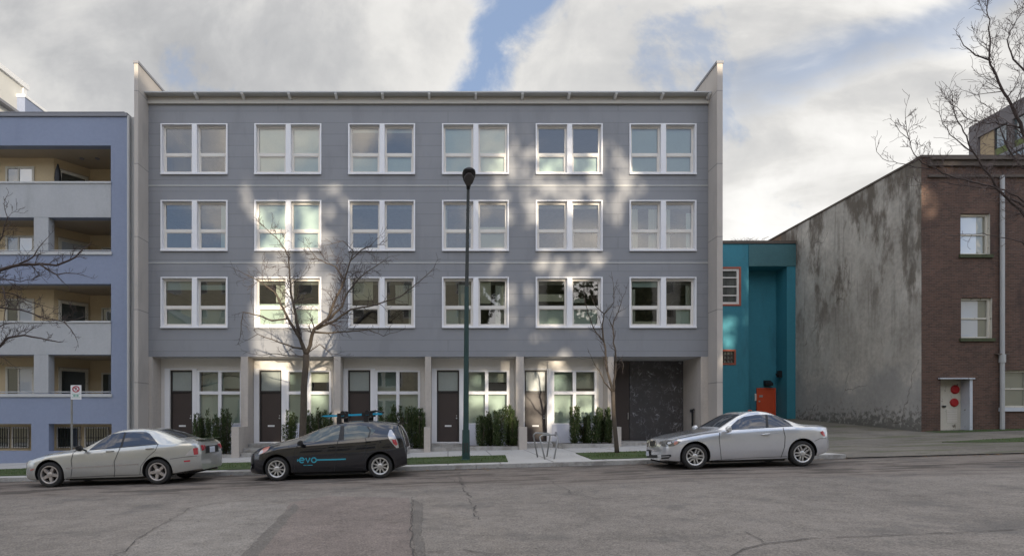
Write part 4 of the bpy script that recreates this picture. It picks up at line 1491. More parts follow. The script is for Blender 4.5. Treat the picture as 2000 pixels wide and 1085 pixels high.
# openings shaped into the added evergreen crowns, as (photo x, photo y, rx, ry, openness) where their light lands on the facade
OPEN = [(572, 625, 84, 112, 1.0), (604, 780, 50, 80, .8), (537, 818, 16, 12, .4), (575, 510, 78, 70, .8), (575, 450, 74, 60, 0.6), (515, 400, 34, 26, 0.7), (560, 396, 30, 20, .5), (610, 402, 40, 30, .5), (632, 480, 18, 25, .7),
        (1015, 318, 34, 34, .42), (1010, 365, 45, 22, .35), (975, 385, 20, 24, .30), (1100, 372, 60, 18, .40), (1155, 378, 40, 18, .42),
        (1095, 318, 48, 25, .38), (1192, 300, 30, 24, .5), (1200, 345, 34, 30, .5), (1210, 395, 30, 32, .45), (1205, 440, 20, 18, .35),
        (1022, 420, 38, 26, .5), (985, 420, 14, 26, .35), (1240, 375, 26, 16, .3),
        (972, 525, 24, 14, .45), (1008, 560, 12, 36, .35), (1012, 615, 18, 36, .5), (1026, 640, 14, 22, .45),
        (1070, 530, 22, 16, .35), (1132, 528, 22, 18, .45), (1148, 512, 9, 12, .5), (1068, 652, 26, 12, .45), (1120, 645, 22, 10, .3), (1214, 620, 15, 30, .3), (1010, 690, 24, 12, .4),
        (1016, 745, 12, 55, .6), (1045, 790, 22, 34, .35), (1100, 712, 60, 12, .6), (1098, 790, 22, 26, .6), (1145, 790, 26, 30, .5), (1100, 740, 50, 14, .35),
        (1172, 760, 10, 60, .6), (1194, 735, 8, 35, .7), (960, 725, 26, 14, .6), (962, 772, 16, 36, .45), (925, 800, 22, 22, .35), (1376, 722, 10, 30, .8), (1185, 700, 12, 8, .4),
        (946, 372, 7, 7, .95), (1100, 350, 150, 70, .30), (1010, 350, 55, 85, .26), (1195, 350, 60, 90, .28), (1010, 300, 30, 40, .3), (1040, 425, 60, 30, .28), (545, 400, 90, 40, .4), (640, 385, 40, 30, .3), (1060, 775, 150, 60, .28), (1015, 590, 30, 80, .22), (955, 775, 50, 50, .25), (1090, 530, 90, 24, .22), (765, 385, 50, 16, .15)]
OPEN = [(a_, b_, c_, d_, min(.85, e_ * 1.45)) if b_ > 505 and a_ > 800 else (a_, b_, c_, d_, e_) for a_, b_, c_, d_, e_ in OPEN]
OPEN_T = [(1430, 625, 26, 26, .45), (1420, 662, 14, 14, .4), (1468, 555, 12, 22, .35), (1490, 560, 16, 22, .35), (1510, 505, 18, 9, .4), (1450, 695, 12, 8, .5), (1456, 790, 16, 12, .45), (1546, 560, 8, 12, .35)]
OPL = []
OPEN += [(990, 545, 11, 18, .6), (1000, 575, 12, 20, .6), (1012, 605, 13, 20, .6), (1025, 635, 12, 16, .6), (1040, 350, 14, 40, .5), (1060, 395, 26, 12, .5), (1225, 330, 12, 40, .5), (1170, 300, 14, 26, .5), (1130, 400, 30, 10, .5)]
OPEN_T = [(a_, b_, c_, d_, min(.9, e_ * 1.7)) for a_, b_, c_, d_, e_ in OPEN_T]
for lst, d in ((OPEN, TF), (OPEN_T, TD)):
    for (X, Y, rx, ry, op) in lst:
        x, z = PX(X, d), PZ(Y, d)
        k = d - OY
        OPL.append((x + SX * k, z + SZ * k, rx * d / F, ry * d / F, op))


def openness(xp, zp):
    nz = lambda f, q: noise.noise(Vector((xp * f, zp * f, q)))
    xw = xp + nz(.6, 1) * 1.1 + nz(2.3, 2) * .38
    zw = zp + nz(.6, 7) * 1.1 + nz(2.3, 9) * .38
    o = 0.0
    for (x, z, rx, rz, op) in OPL:
        if rz > 2.2:
            q = (abs((xp * .75 + xw * .25 - x) / rx) ** 5 + abs((zw - z) / rz) ** 5) ** .2
        else:
            q = math.hypot((xw - x) / (rx * 1.15), (zw - z) / (rz * 1.15))
        if q < 1.0:
            e = op * min(1.0, (1.0 - q) * (6.0 if rz > 2.2 else 2.6))
            if rz < 2.2:
                e = min(.97, e * 1.25 * min(1.4, max(0.05, .8 + 1.5 * nz(1.9, 4) + 1.0 * nz(4.5, 6))))
            o = 1 - (1 - o) * (1 - e)
    return o


def evergreen(xc, xw, z0, z1, n, seed, label):  # added unseen tree, leaves left out where sunlight should land
    r = random.Random(seed)
    o = thing('evergreen_tree', (xc, OY - 1.5, 0), label, 'tree')
    MB().tube([(xc, OY - 1.5, 0), (xc + .2, OY - 1.5, 8), (xc, OY - 1.5, 16), (xc, OY - 1.5, z1 - 1)], [.5, .4, .25, .05], 8).build('trunk', 'bark', o)
    b = MB()
    for _ in range(n):
        y = OY + .7 - r.random() * 3.2 + .3
        k = y - OY
        xp = r.uniform(xc - xw, xc + xw)
        zp = r.uniform(z0, z1)
        o_ = openness(xp, zp)
        if o_ > .03 and r.random() > -math.log(min(.995, o_)) / 5.5:
            continue
        x, z = xp - SX * k, zp - SZ * k
        s = r.uniform(.09, .19)
        a = r.uniform(0, 6.28)
        ux = Vector((math.cos(a), r.uniform(-.5, .5), math.sin(a))) * s
        vz = Vector((-math.sin(a), r.uniform(-.5, .5), math.cos(a))) * s * .8
        c = Vector((x, y, z))
        b.quad(c - ux, c - vz, c + ux, c + vz)
    b.build('crown', 'fir', o)


evergreen(7.2, 3.1, 6.2, RZ + .3, 26000, 1, 'tall dark evergreen between cream and ivory buildings across the street')
evergreen(16.4, 3.4, 6.4, RZ + .3, 30000, 2, 'dense evergreen right of the narrow ivory tower across the street')
evergreen(23.0, 3.4, 6.4, RZ + .3, 30000, 3, 'dense evergreen left of the second ivory tower across the street')
evergreen(33.5, 3.2, 7.2, RZ + .3, 26000, 4, 'dense evergreen at the right end across the street')
# ---------------------------------------------------------------- street furniture
gl_z = gz(0.6) + .11
LD = 18.4
lx = PX(910, LD)
lz = gz(lx) + .11
lamp = thing('street_lamp', (lx, LD, lz), 'tall dark green street lamp on the grass strip before the townhouses', 'street lamp')
b = MB()
top = W(914.5, 368, LD)
mid = W(911.5, 560, LD)
b.lathe([(.17, 0), (.17, .03), (.125, .05), (.115, .9), (.11, .95)], (lx, LD, lz), 'z', 16)
b.build('base', 'lampgreen', lamp, smooth=True, angle=40)
MB().tube([(lx, LD, lz + .95), mid], [.088, .068], 14).build('pole', 'lampgreen', lamp, smooth=True, angle=50)
MB().tube([mid, top], [.058, .046], 12).build('upper_pole', 'lampgrey', lamp, smooth=True, angle=50)
b = MB()
b.box(lx - .07, lx + .07, LD - .118, LD - .10, lz + .25, lz + .55)
b.build('access_panel', 'lampgrey', lamp)
# cobra head: a tapered pod reaching out over the street towards the viewer, tilted up
hd = MB()
secs = []
base = Vector((top.x, LD, top.z - .02))
axis = Vector((0, -1, .30)).normalized()
upv = Vector((0, .30, 1)).normalized()
prof = [(0.0, .055, .055, 0), (.12, .06, .06, .01), (.22, .10, .07, .02), (.38, .16, .085, .02), (.56, .195, .10, .02), (.72, .20, .10, .015), (.84, .175, .085, .01), (.92, .11, .055, 0)]
for (t_, wr, hr, up) in prof:
    c = base + axis * t_ + upv * up
    ring = []
    for k in range(16):
        an = 2 * math.pi * k / 16
        ring.append(c + Vector((1, 0, 0)) * wr * math.cos(an) + upv * (hr * math.sin(an) * (1.0 if math.sin(an) > 0 else .55)))
    secs.append(ring)
vs = [p for rr in secs for p in rr]
fs = []
for i in range(len(secs) - 1):
    for k in range(16):
        k2 = (k + 1) % 16
        fs.append((i * 16 + k, (i + 1) * 16 + k, (i + 1) * 16 + k2, i * 16 + k2))
fs.append(tuple(range(16)))
fs.append(tuple((len(secs) - 1) * 16 + k for k in range(15, -1, -1)))
hd.add(vs, fs)
head = hd.build('lamp_head', 'lamphead', lamp, smooth=True)
b = MB()
pts = []
for k in range(20):
    an = 2 * math.pi * k / 20
    pts.append(base + axis * (.54 + .27 * math.sin(an)) + Vector((.145 * math.cos(an), 0, 0)) - upv * .040)
b.prism(pts, (0, 0, 0), -upv * .05)
b.build('lens', 'lamplens', head, smooth=False)

# parking sign
SD = 18.0
sx = PX(140.5, SD)
sz0 = gz(sx) + .11
sg = thing('parking_sign', (sx, SD, sz0), 'white no parking sign with red circle on a thin grey post', 'sign')
MB().tube([(sx, SD, sz0), (sx - .01, SD, PZ(752, SD))], .030, 8).build('post', 'galv', sg, smooth=True, angle=50)
b = MB()
x0, x1, z0, z1 = PX(140.0, SD), PX(160.5, SD), PZ(779.5, SD), PZ(751.5, SD)
b.box(x0, x1, SD - .045, SD - .038, z0, z1)
pl = b.build('sign_plate', 'signwhite', sg)
xc, zc = (x0 + x1) / 2, PZ(759.3, SD)
b = MB()
n = 28
ro, ri = .098, .066
for k in range(n):
    a0, a1 = 2 * math.pi * k / n, 2 * math.pi * (k + 1) / n
    f = lambda r_, a_: (xc + 1.15 * r_ * math.cos(a_), SD - .0475, zc + r_ * math.sin(a_))
    b.quad(f(ri, a0), f(ro, a0), f(ro, a1), f(ri, a1))
c_, s_ = math.cos(-.75), math.sin(-.75)
hb = .011
q = [(-ri, -hb), (ri, -hb), (ri, hb), (-ri, hb)]
b.add([(xc + 1.15 * (u_ * c_ - w_ * s_), SD - .0475, zc + (u_ * s_ + w_ * c_)) for u_, w_ in q], [(0, 1, 2, 3)])
for (u_, w_) in ((-.030, 0), (.022, 0)):      # the letter P of the no-parking symbol and its arm
    pass
b.build('no_parking_symbol', 'signred', pl)


def text_obj(name, body, size, loc, mat, parent, bold=0.0):
    cu = bpy.data.curves.new(name, 'FONT')
    cu.body = body
    cu.size = size
    cu.align_x = 'CENTER'
    cu.align_y = 'CENTER'
    cu.offset = bold
    o = bpy.data.objects.new(name, cu)
    scene.collection.objects.link(o)
    cu.materials.append(M[mat])
    bpy.context.view_layer.update()
    me = bpy.data.meshes.new_from_object(o)
    bpy.data.objects.remove(o)
    o = bpy.data.objects.new(name, me)
    scene.collection.objects.link(o)
    o.parent = parent
    o.location = Vector(loc) - ORG[parent.name]
    o.rotation_euler = (math.radians(90), 0, 0)
    return o


text_obj('letter', 'P', .11, (xc, SD - .0465, zc), 'black', pl, .003)
b = MB()
zz = PZ(772, SD)
b.box(x0 + .035, x1 - .035, SD - .0475, SD - .0455, zz + .045, zz + .055)
b.box(x0 + .035, x1 - .035, SD - .0475, SD - .0455, zz - .060, zz - .050)
b.add([(x0 + .06, SD - .0475, zz), (x0 + .12, SD - .0475, zz + .035), (x0 + .12, SD - .0475, zz + .012), (x1 - .12, SD - .0475, zz + .012), (x1 - .12, SD - .0475, zz + .035),
       (x1 - .06, SD - .0475, zz), (x1 - .12, SD - .0475, zz - .035), (x1 - .12, SD - .0475, zz - .012), (x0 + .12, SD - .0475, zz - .012), (x0 + .12, SD - .0475, zz - .035)],
      [(0, 9, 8, 3, 2, 1), (5, 4, 3, 8, 7, 6)][:0] + [(0, 9, 1), (1, 9, 8, 2), (2, 8, 7, 3), (3, 7, 6, 4), (4, 6, 5)])
b.build('arrow', 'signgreen', pl)
b = MB()
b.lathe([(.05, 0), (.05, .02)], (sx, SD, PZ(806, SD)), 'z', 10)
b.build('post_band', 'galv', sg)

# bicycle rack: two leaning hoops joined at the head
rk = thing('bicycle_rack', (PX(1065, 18.6), 18.6, gz(2.8) + .11), 'grey steel bicycle rack of two bent hoops on the pavement', 'bicycle rack')


def hoop(pts, r=.024):
    path = [W(X, Y, d) for X, Y, d in pts]
    out_ = [path[0]]
    for a, c, e in zip(path, path[1:], path[2:]):
        out_ += [a.lerp(c, .85), c.lerp(c.lerp(a, .06) + (c.lerp(e, .06) - c), .5), c.lerp(e, .12)]
    out_.append(path[-1])
    for p in (out_[0], out_[-1]):
        p.z = gz(p.x) + .10
    return MB().tube(out_, r, 8)


hoop([(1050, 889, 18.9), (1041.5, 849, 18.7), (1046, 844.5, 18.7), (1075, 846, 18.8), (1068, 889, 19.0)]).build('hoop', 'galv', rk, smooth=True)
hoop([(1064.5, 895, 17.9), (1054, 853, 18.2), (1059, 849, 18.2), (1086, 848, 18.3), (1090, 855, 18.2), (1082, 895, 17.9)]).build('hoop', 'galv', rk, smooth=True)
h0 = W(1086, 848, 18.3)
MB().lathe([(.045, 0), (.05, .05), (.03, .14)], h0 - Vector((0, 0, .05)), 'z', 10).build('lock_ring', 'capmetal', rk)
p0, p1 = W(1088, 862, 18.6), W(1102, 873, 18.9)
MB().tube([W(1062, 862, 18.6), p0, p1], .018, 6).build('cross_bar', 'galv', rk)


# ---------------------------------------------------------------- trees
def grow(mb, p, d, L, r0, lvl, rg, up=.25, sides=5, dens=1.0):
    n = 4 if lvl > 1 else 3
    pts = [Vector(p)]
    rad = [r0]
    cur = Vector(d).normalized()
    kids = []
    for i in range(n):
        cur = (cur + Vector((rg.gauss(0, .20), rg.gauss(0, .20), rg.gauss(0, .16) + up * .16))).normalized()
        pts.append(pts[-1] + cur * (L / n))
        rad.append(max(.0045, r0 * (1 - .75 * (i + 1) / n)))
        if lvl > 0 and rg.random() < .92 * dens:
            kids.append((pts[-1], cur.copy(), rad[-1]))
        if lvl > 1 and rg.random() < .35 * dens:
            kids.append((pts[-1], cur.copy(), rad[-1]))
    mb.tube(pts, rad, sides if lvl > 1 else (4 if lvl else 3), cap=False)
    for (q, c, r) in kids:
        ax = c.orthogonal().normalized()
        ax.rotate(Matrix.Rotation(rg.uniform(0, 6.283), 3, c))
        nd = c.copy()
        nd.rotate(Matrix.Rotation(math.radians(rg.uniform(28, 62)), 3, ax))
        nd.z += up * .4
        nd.y *= .75
        grow(mb, q, nd, L * rg.uniform(.45, .72), max(.0045, r * .75), lvl - 1, rg, up, sides, dens)


def limb(mb, tw, pts, r0, r1, rg, lvl=2, every=.32, L=.8, up=.25, dens=1.0, start=0.12):
    """a main limb through photo points (X, Y, depth) with side growth"""
    path = [W(X, Y, d) for X, Y, d in pts]
    tot = sum((q - p).length for p, q in zip(path, path[1:]))
    fine, acc = [path[0]], [0.0]
    for p, q in zip(path, path[1:]):
        n = max(1, int((q - p).length / .16))
        for k in range(1, n + 1):
            a = p.lerp(q, k / n)
            if k < n:
                a += Vector((rg.gauss(0, .011), rg.gauss(0, .02), rg.gauss(0, .011)))
            fine.append(a)
            acc.append(acc[-1] + (fine[-1] - fine[-2]).length)
    tt = acc[-1]
    rad = [r0 + (r1 - r0) * (a / tt) ** .8 for a in acc]
    mb.tube(fine, rad, 7, cap=True)
    nxt = tt * start
    for i in range(1, len(fine) - 1):
        if acc[i] > nxt:
            nxt += every * .66 * rg.uniform(.6, 1.4)
            t = (fine[i + 1] - fine[i - 1]).normalized()
            ax = t.orthogonal().normalized()
            ax.rotate(Matrix.Rotation(rg.uniform(0, 6.283), 3, t))
            nd = t.copy()
            nd.rotate(Matrix.Rotation(math.radians(rg.uniform(35, 70)), 3, ax))
            nd.z += up * .5
            nd.y *= .8
            f = 1 - .45 * acc[i] / tt
            grow(tw, fine[i], nd, L * f * rg.uniform(.5, 1.2), max(.006, rad[i] * .45), lvl, rg, up, dens=dens)
    grow(tw, fine[-1], (fine[-1] - fine[-2]), L * .6, r1, max(1, lvl - 1), rg, up, dens=dens)


def D(pts, d, jit=0.0, rg=None):
    out_ = []
    for i, (X, Y) in enumerate(pts):
        out_.append((X, Y, d + (jit * i / len(pts) if jit else 0)))
    return out_


TD1 = 19.2
x0 = PX(588, TD1)
t1 = thing('bare_tree', (x0, TD1, gz(x0) + .11), 'spreading leafless street tree behind the dark hatchback', 'tree', 'bare street trees')
rg = random.Random(21)
tr, tw = MB(), MB()
base_p = [(587, 905), (589, 880), (591, 845), (593, 800), (593.5, 755), (597, 715), (598, 692)]
path = [W(X, Y, TD1) for X, Y in base_p]
tr.tube(path, [.155, .125, .115, .110, .105, .102, .108], 12)
limb(tr, tw, D([(598, 694), (586, 660), (566, 628), (553, 602), (535, 569), (505, 548), (478, 535)], TD1, -.8), .072, .010, rg, 2, .30, .8)
limb(tr, tw, D([(582, 650), (578, 615), (571, 585), (566, 545), (564, 501), (545, 470), (513, 440)], TD1, .5), .055, .008, rg, 2, .28, .6)
limb(tr, tw, D([(598, 694), (607, 665), (614, 642), (640, 622), (653, 590), (673, 545), (684, 509), (703, 490), (729, 474)], TD1, -.5), .072, .010, rg, 2, .24, .8)
limb(tr, tw, D([(640, 625), (668, 598), (680, 570), (700, 545), (725, 525), (752, 508)], TD1, .9), .045, .010, rg, 2, .26, .7)
limb(tr, tw, D([(618, 642), (650, 628), (685, 604), (729, 596), (780, 580), (820, 549), (848, 522)], TD1, -1.2), .045, .008, rg, 1, .34, .5)
limb(tr, tw, D([(612, 648), (640, 650), (689, 646), (720, 643), (749, 656), (775, 648)], TD1, .8), .035, .007, rg, 1, .32, .5)
limb(tr, tw, D([(596, 682), (575, 678), (558, 672), (531, 662), (503, 652), (486, 662)], TD1, -.6), .035, .007, rg, 1, .34, .45)
limb(tr, tw, D([(562, 622), (545, 624), (531, 626), (507, 616), (475, 609), (471, 630), (470, 655)], TD1, .6), .032, .010, rg, 1, .3, .5, up=-.1)
limb(tr, tw, D([(597, 696), (570, 694), (531, 690), (512, 694), (490, 690)], TD1, .5), .025, .006, rg, 1, .36, .4)
limb(tr, tw, D([(672, 545), (655, 520), (620, 505), (600, 480)], TD1, .7), .03, .007, rg, 2, .26, .55)
limb(tr, tw, D([(684, 509), (690, 490), (670, 470), (640, 478)], TD1, -.5), .02, .006, rg, 1, .25, .5)
limb(tr, tw, D([(600, 690), (625, 672), (645, 690), (670, 694)], TD1, -.3), .02, .006, rg, 1, .3, .4)
tr.build('trunk', 'bark', t1, smooth=True)
tw.build('crown', 'twig', t1)

TD2 = 19.6
x0 = PX(1205, TD2)
t2 = thing('bare_tree', (x0, TD2, gz(x0) + .11), 'slender young leafless tree beside the garage gate', 'tree', 'bare street trees')
rg = random.Random(5)
tr, tw = MB(), MB()
path = [W(X, Y, TD2) for X, Y in [(1205.5, 888), (1204, 868), (1200.5, 830), (1198, 795), (1197, 764)]]
tr.tube(path, [.085, .075, .07, .065, .07], 10)
limb(tr, tw, D([(1197, 766), (1186, 752), (1176, 735), (1163, 714), (1153, 692)], TD2, -.4), .032, .006, rg, 0, .5, .25)
limb(tr, tw, D([(1197, 766), (1192, 745), (1187, 728), (1183, 694), (1179, 666), (1165, 650), (1155, 630), (1148, 612), (1141, 581)], TD2, .4), .05, .007, rg, 1, .30, .45, up=.7)
limb(tr, tw, D([(1179, 668), (1176, 635), (1180, 613), (1192, 600), (1199, 590), (1198, 552)], TD2, -.3), .033, .006, rg, 1, .28, .42, up=.7)
limb(tr, tw, D([(1180, 613), (1170, 604), (1162, 596), (1155, 578)], TD2, .2), .02, .006, rg, 1, .25, .35, up=.7)
limb(tr, tw, D([(1197, 766), (1201, 735), (1203, 707), (1199, 660), (1197, 636), (1207, 610), (1213, 592), (1221, 572)], TD2, .5), .045, .007, rg, 1, .28, .42, up=.7)
limb(tr, tw, D([(1203, 708), (1212, 700), (1218, 712), (1216, 722)], TD2, -.3), .018, .006, rg, 0, .3, .2)
limb(tr, tw, D([(1197, 640), (1190, 625), (1196, 607)], TD2, -.3), .018, .006, rg, 1, .3, .3, up=.7)
tr.build('trunk', 'bark', t2, smooth=True)
tw.build('crown', 'twig', t2)

# tree out of frame at the right, its branches reaching in
RD = 17.0
x0 = PX(2090, RD)
t3 = thing('bare_tree', (x0, RD, gz(x0) + .11), 'large leafless tree reaching in from the right before the brick building', 'tree', 'bare street trees')
rg = random.Random(12)
tr, tw = MB(), MB()
path = [W(X, Y, RD) for X, Y in [(2090, 900), (2085, 760), (2078, 620), (2068, 500), (2045, 420)]]
tr.tube(path, [.24, .2, .18, .16, .14], 12)
limb(tr, tw, D([(2045, 420), (2020, 330), (1996, 252), (1977, 209), (1955, 170), (1932, 116), (1934, 77), (1929, 30), (1928, -8)], RD, -.3), 0.0720, 0.0084, rg, 2, .32, .85)
limb(tr, tw, D([(1934, 118), (1918, 112), (1905, 108), (1882, 89), (1868, 66)], RD, .4), 0.0252, 0.0070, rg, 1, .30, .5)
limb(tr, tw, D([(2060, 470), (2000, 420), (1950, 370), (1915, 320), (1900, 296), (1888, 266), (1866, 228), (1860, 182)], RD, -.8), 0.0540, 0.0070, rg, 2, .30, .75)
limb(tr, tw, D([(1902, 298), (1880, 283), (1855, 263), (1838, 230), (1835, 198)], RD, .5), 0.0180, 0.0049, rg, 1, .3, .5)
limb(tr, tw, D([(2050, 440), (1990, 395), (1930, 362), (1860, 345), (1800, 318), (1780, 290), (1772, 262), (1768, 217)], RD, -1.0), 0.0396, 0.0049, rg, 2, .34, .65)
limb(tr, tw, D([(1775, 272), (1758, 258), (1746, 238)], RD, -.5), 0.0101, 0.0042, rg, 1, .3, .35)
limb(tr, tw, D([(1815, 330), (1775, 322), (1735, 315), (1712, 296), (1710, 280)], RD, -.7), 0.0144, 0.0042, rg, 1, .4, .4)
limb(tr, tw, D([(2030, 150), (2000, 137), (1979, 116), (1967, 77), (1985, 40), (2000, 20)], RD, .4), 0.0288, 0.0070, rg, 2, .28, .6)
limb(tr, tw, D([(2045, 430), (2045, 330), (2030, 230), (2030, 150), (2010, 60), (2005, -20)], RD, .9), 0.0576, 0.0084, rg, 2, .32, .8)
limb(tr, tw, D([(1995, 250), (1960, 243), (1920, 240), (1890, 232), (1850, 196)], RD, -.6), 0.0252, 0.0049, rg, 2, .3, .6)
limb(tr, tw, D([(1960, 178), (1930, 182), (1905, 185), (1885, 178)], RD, .3), 0.0144, 0.0042, rg, 1, .3, .5)
limb(tr, tw, D([(2060, 500), (1985, 470), (1920, 455), (1860, 460)], RD, -.5), 0.0216, 0.0049, rg, 1, .45, .5)
limb(tr, tw, D([(2010, 400), (1960, 370), (1900, 365), (1840, 355), (1790, 362)], RD, .8), 0.0252, 0.0049, rg, 2, .4, .6)
limb(tr, tw, D([(2000, 330), (1975, 300), (1955, 255), (1940, 215), (1905, 190)], RD, .8), 0.0252, 0.0049, rg, 2, .3, .6)
tr.build('trunk', 'twig', t3, smooth=True)
tw.build('crown', 'twigred', t3)

# tree out of frame at the left
LDp = 16.9
x0 = PX(-120, LDp)
t4 = thing('bare_tree', (x0, LDp + .6, gz(x0) + .11), 'leafless tree reaching in from the left before the blue balconies', 'tree', 'bare street trees')
rg = random.Random(33)
tr, tw = MB(), MB()
path = [W(X, Y, 17.5) for X, Y in [(-120, 925), (-122, 850), (-120, 760), (-115, 700), (-105, 640)]]
tr.tube(path, [.22, .19, .17, .16, .15], 12)
limb(tr, tw, D([(-105, 640), (-60, 560), (0, 527), (31, 518), (78, 515), (110, 518), (147, 502), (161, 487)], LDp, .3), .08, .022, rg, 2, .30, .5)
limb(tr, tw, D([(78, 516), (95, 527), (110, 536), (128, 533), (150, 534), (172, 540)], LDp, .3), .028, .006, rg, 1, .4, .35)
limb(tr, tw, D([(110, 536), (118, 545), (126, 553)], LDp, .1), .016, .008, rg, 0, .4, .3)
limb(tr, tw, D([(38, 515), (55, 508), (66, 500), (81, 477), (94, 463)], LDp, -.4), .026, .006, rg, 1, .25, .45)
limb(tr, tw, D([(-110, 700), (-50, 690), (0, 676), (16, 659), (47, 654), (80, 660), (108, 666)], LDp, .3), .06, .016, rg, 2, .34, .45)
limb(tr, tw, D([(-110, 660), (-40, 640), (0, 637), (18, 631)], LDp, -.3), .04, .012, rg, 1, .3, .5)
limb(tr, tw, D([(-108, 640), (-50, 610), (0, 600), (38, 604), (78, 618), (125, 628), (152, 622)], LDp, .4), .042, .010, rg, 2, .28, .5)
limb(tr, tw, D([(125, 628), (138, 642), (147, 656), (152, 668)], LDp, .3), .018, .006, rg, 1, .3, .3)
limb(tr, tw, D([(-60, 562), (-20, 500), (5, 460), (15, 425), (8, 400)], LDp, -.5), .04, .007, rg, 2, .28, .6)
limb(tr, tw, D([(-40, 600), (0, 570), (30, 575), (60, 590), (95, 600)], LDp, .6), .030, .006, rg, 2, .3, .5)
limb(tr, tw, D([(-30, 545), (10, 545), (40, 550), (75, 540)], LDp, .6), .025, .006, rg, 2, .3, .45)
limb(tr, tw, D([(5, 560), (14, 590), (8, 620), (2, 650)], LDp, -.3), .02, .006, rg, 1, .3, .4)
limb(tr, tw, D([(-10, 690), (10, 700), (24, 712)], LDp, -.2), .014, .005, rg, 1, .3, .3)
tr.build('trunk', 'twig', t4, smooth=True)
tw.build('crown', 'twig', t4)

# ---------------------------------------------------------------- upright yews in the planters
names = ['first', 'second', 'third', 'fourth', 'fifth']
ordn = ['leftmost', 'second', 'third', 'fourth', 'fifth', 'sixth']
PB = [  # photo x of each plant, photo y of its tip, half width in pixels
    [(383, 812, 11), (403, 803, 12), (424, 806, 12), (442, 800, 12)],
    [(566, 806, 11), (610, 806, 12), (628, 800, 12), (640, 803, 9)],
    [(752, 800, 11), (770, 794, 12), (791, 797, 12), (812, 793, 13), (822, 803, 8)],
    [(941, 816, 11), (957, 808, 12), (975, 802, 12), (993, 796, 12), (1003, 808, 9)],
    [(1122, 796, 9), (1141, 812, 11), (1158, 806, 12), (1175, 799, 11), (1190, 798, 10)]]
YD = 24.0
for i, row in enumerate(PB):
    for k, (X, Y, hwp) in enumerate(row):
        yd = YD + (.18 if k % 2 else -.12)
        x = PX(X, yd)
        zb_ = gz(x) + .11 + .12
        zt_ = PZ(Y, yd)
        R = 1.22 * hwp * yd / F
        r = random.Random(i * 10 + k)
        if len(row) == 4 and k == 3:
            lb = f'rightmost dark yew of the four in the {names[i]} planter from the left'
        elif len(row) == 5 and k == 4:
            lb = f'rightmost dark yew of the five in the {names[i]} planter from the left'
        else:
            lb = f'{ordn[k]} dark upright yew in the {names[i]} planter from the left'
        o = thing('yew_shrub', (x, yd, zb_), lb, 'shrub', 'upright yews in the entry planters')
        st_ = MB()
        for s in range(6):
            a = s * 1.05
            st_.tube([(x, yd, zb_ - .02), (x + .5 * R * math.cos(a), yd + .5 * R * math.sin(a), zb_ + (zt_ - zb_) * .5),
                      (x + .62 * R * math.cos(a), yd + .62 * R * math.sin(a), zt_ - .12 - r.random() * .2)], [.016, .011, .004], 4)
        st_.build('stem', 'bark', o)
        fo = MB()
        H = zt_ - zb_
        shoots = [(r.uniform(-.8, .8) * R, r.uniform(-.8, .8) * R, r.uniform(.62, 1.06)) for _ in range(9)]
        for _ in range(2300):
            sx_, sy_, sh = shoots[r.randrange(9)]
            t = r.random() ** .85
            wv = .58 * R * (1 - .66 * t) * (1.0 if t > .1 else .6)
            a = r.uniform(0, 6.283)
            q = r.random() ** .6
            cx_ = x + sx_ * (.6 + .4 * t) + wv * q * math.cos(a)
            cy_ = yd + sy_ * (.6 + .4 * t) + wv * q * math.sin(a)
            cz_ = zb_ + .02 + t * H * sh
            L_ = r.uniform(.055, .12)
            dr_ = Vector((math.cos(a) * .55, math.sin(a) * .55, r.uniform(.3, 1.2))).normalized() * L_
            sd = Vector((-math.sin(a), math.cos(a), 0)) * r.uniform(.014, .028)
            c = Vector((cx_, cy_, cz_))
            fo.add([c - sd, c + sd, c + dr_], [(0, 1, 2)])
        fo.build('foliage', 'yew', o)


# ---------------------------------------------------------------- cars
def smooth_curve(pts, xs, win=.10):
    px, pz = [p[0] for p in pts], [p[1] for p in pts]
    fine = np.linspace(px[0], px[-1], 900)
    v = np.interp(fine, px, pz)
    k = max(1, int(win / (fine[1] - fine[0])))
    ker = np.hanning(2 * k + 1)
    ker /= ker.sum()
    vp = np.concatenate([2 * v[0] - v[k:0:-1], v, 2 * v[-1] - v[-2:-k - 2:-1]])
    return np.interp(xs, fine, np.convolve(vp, ker, 'valid'))


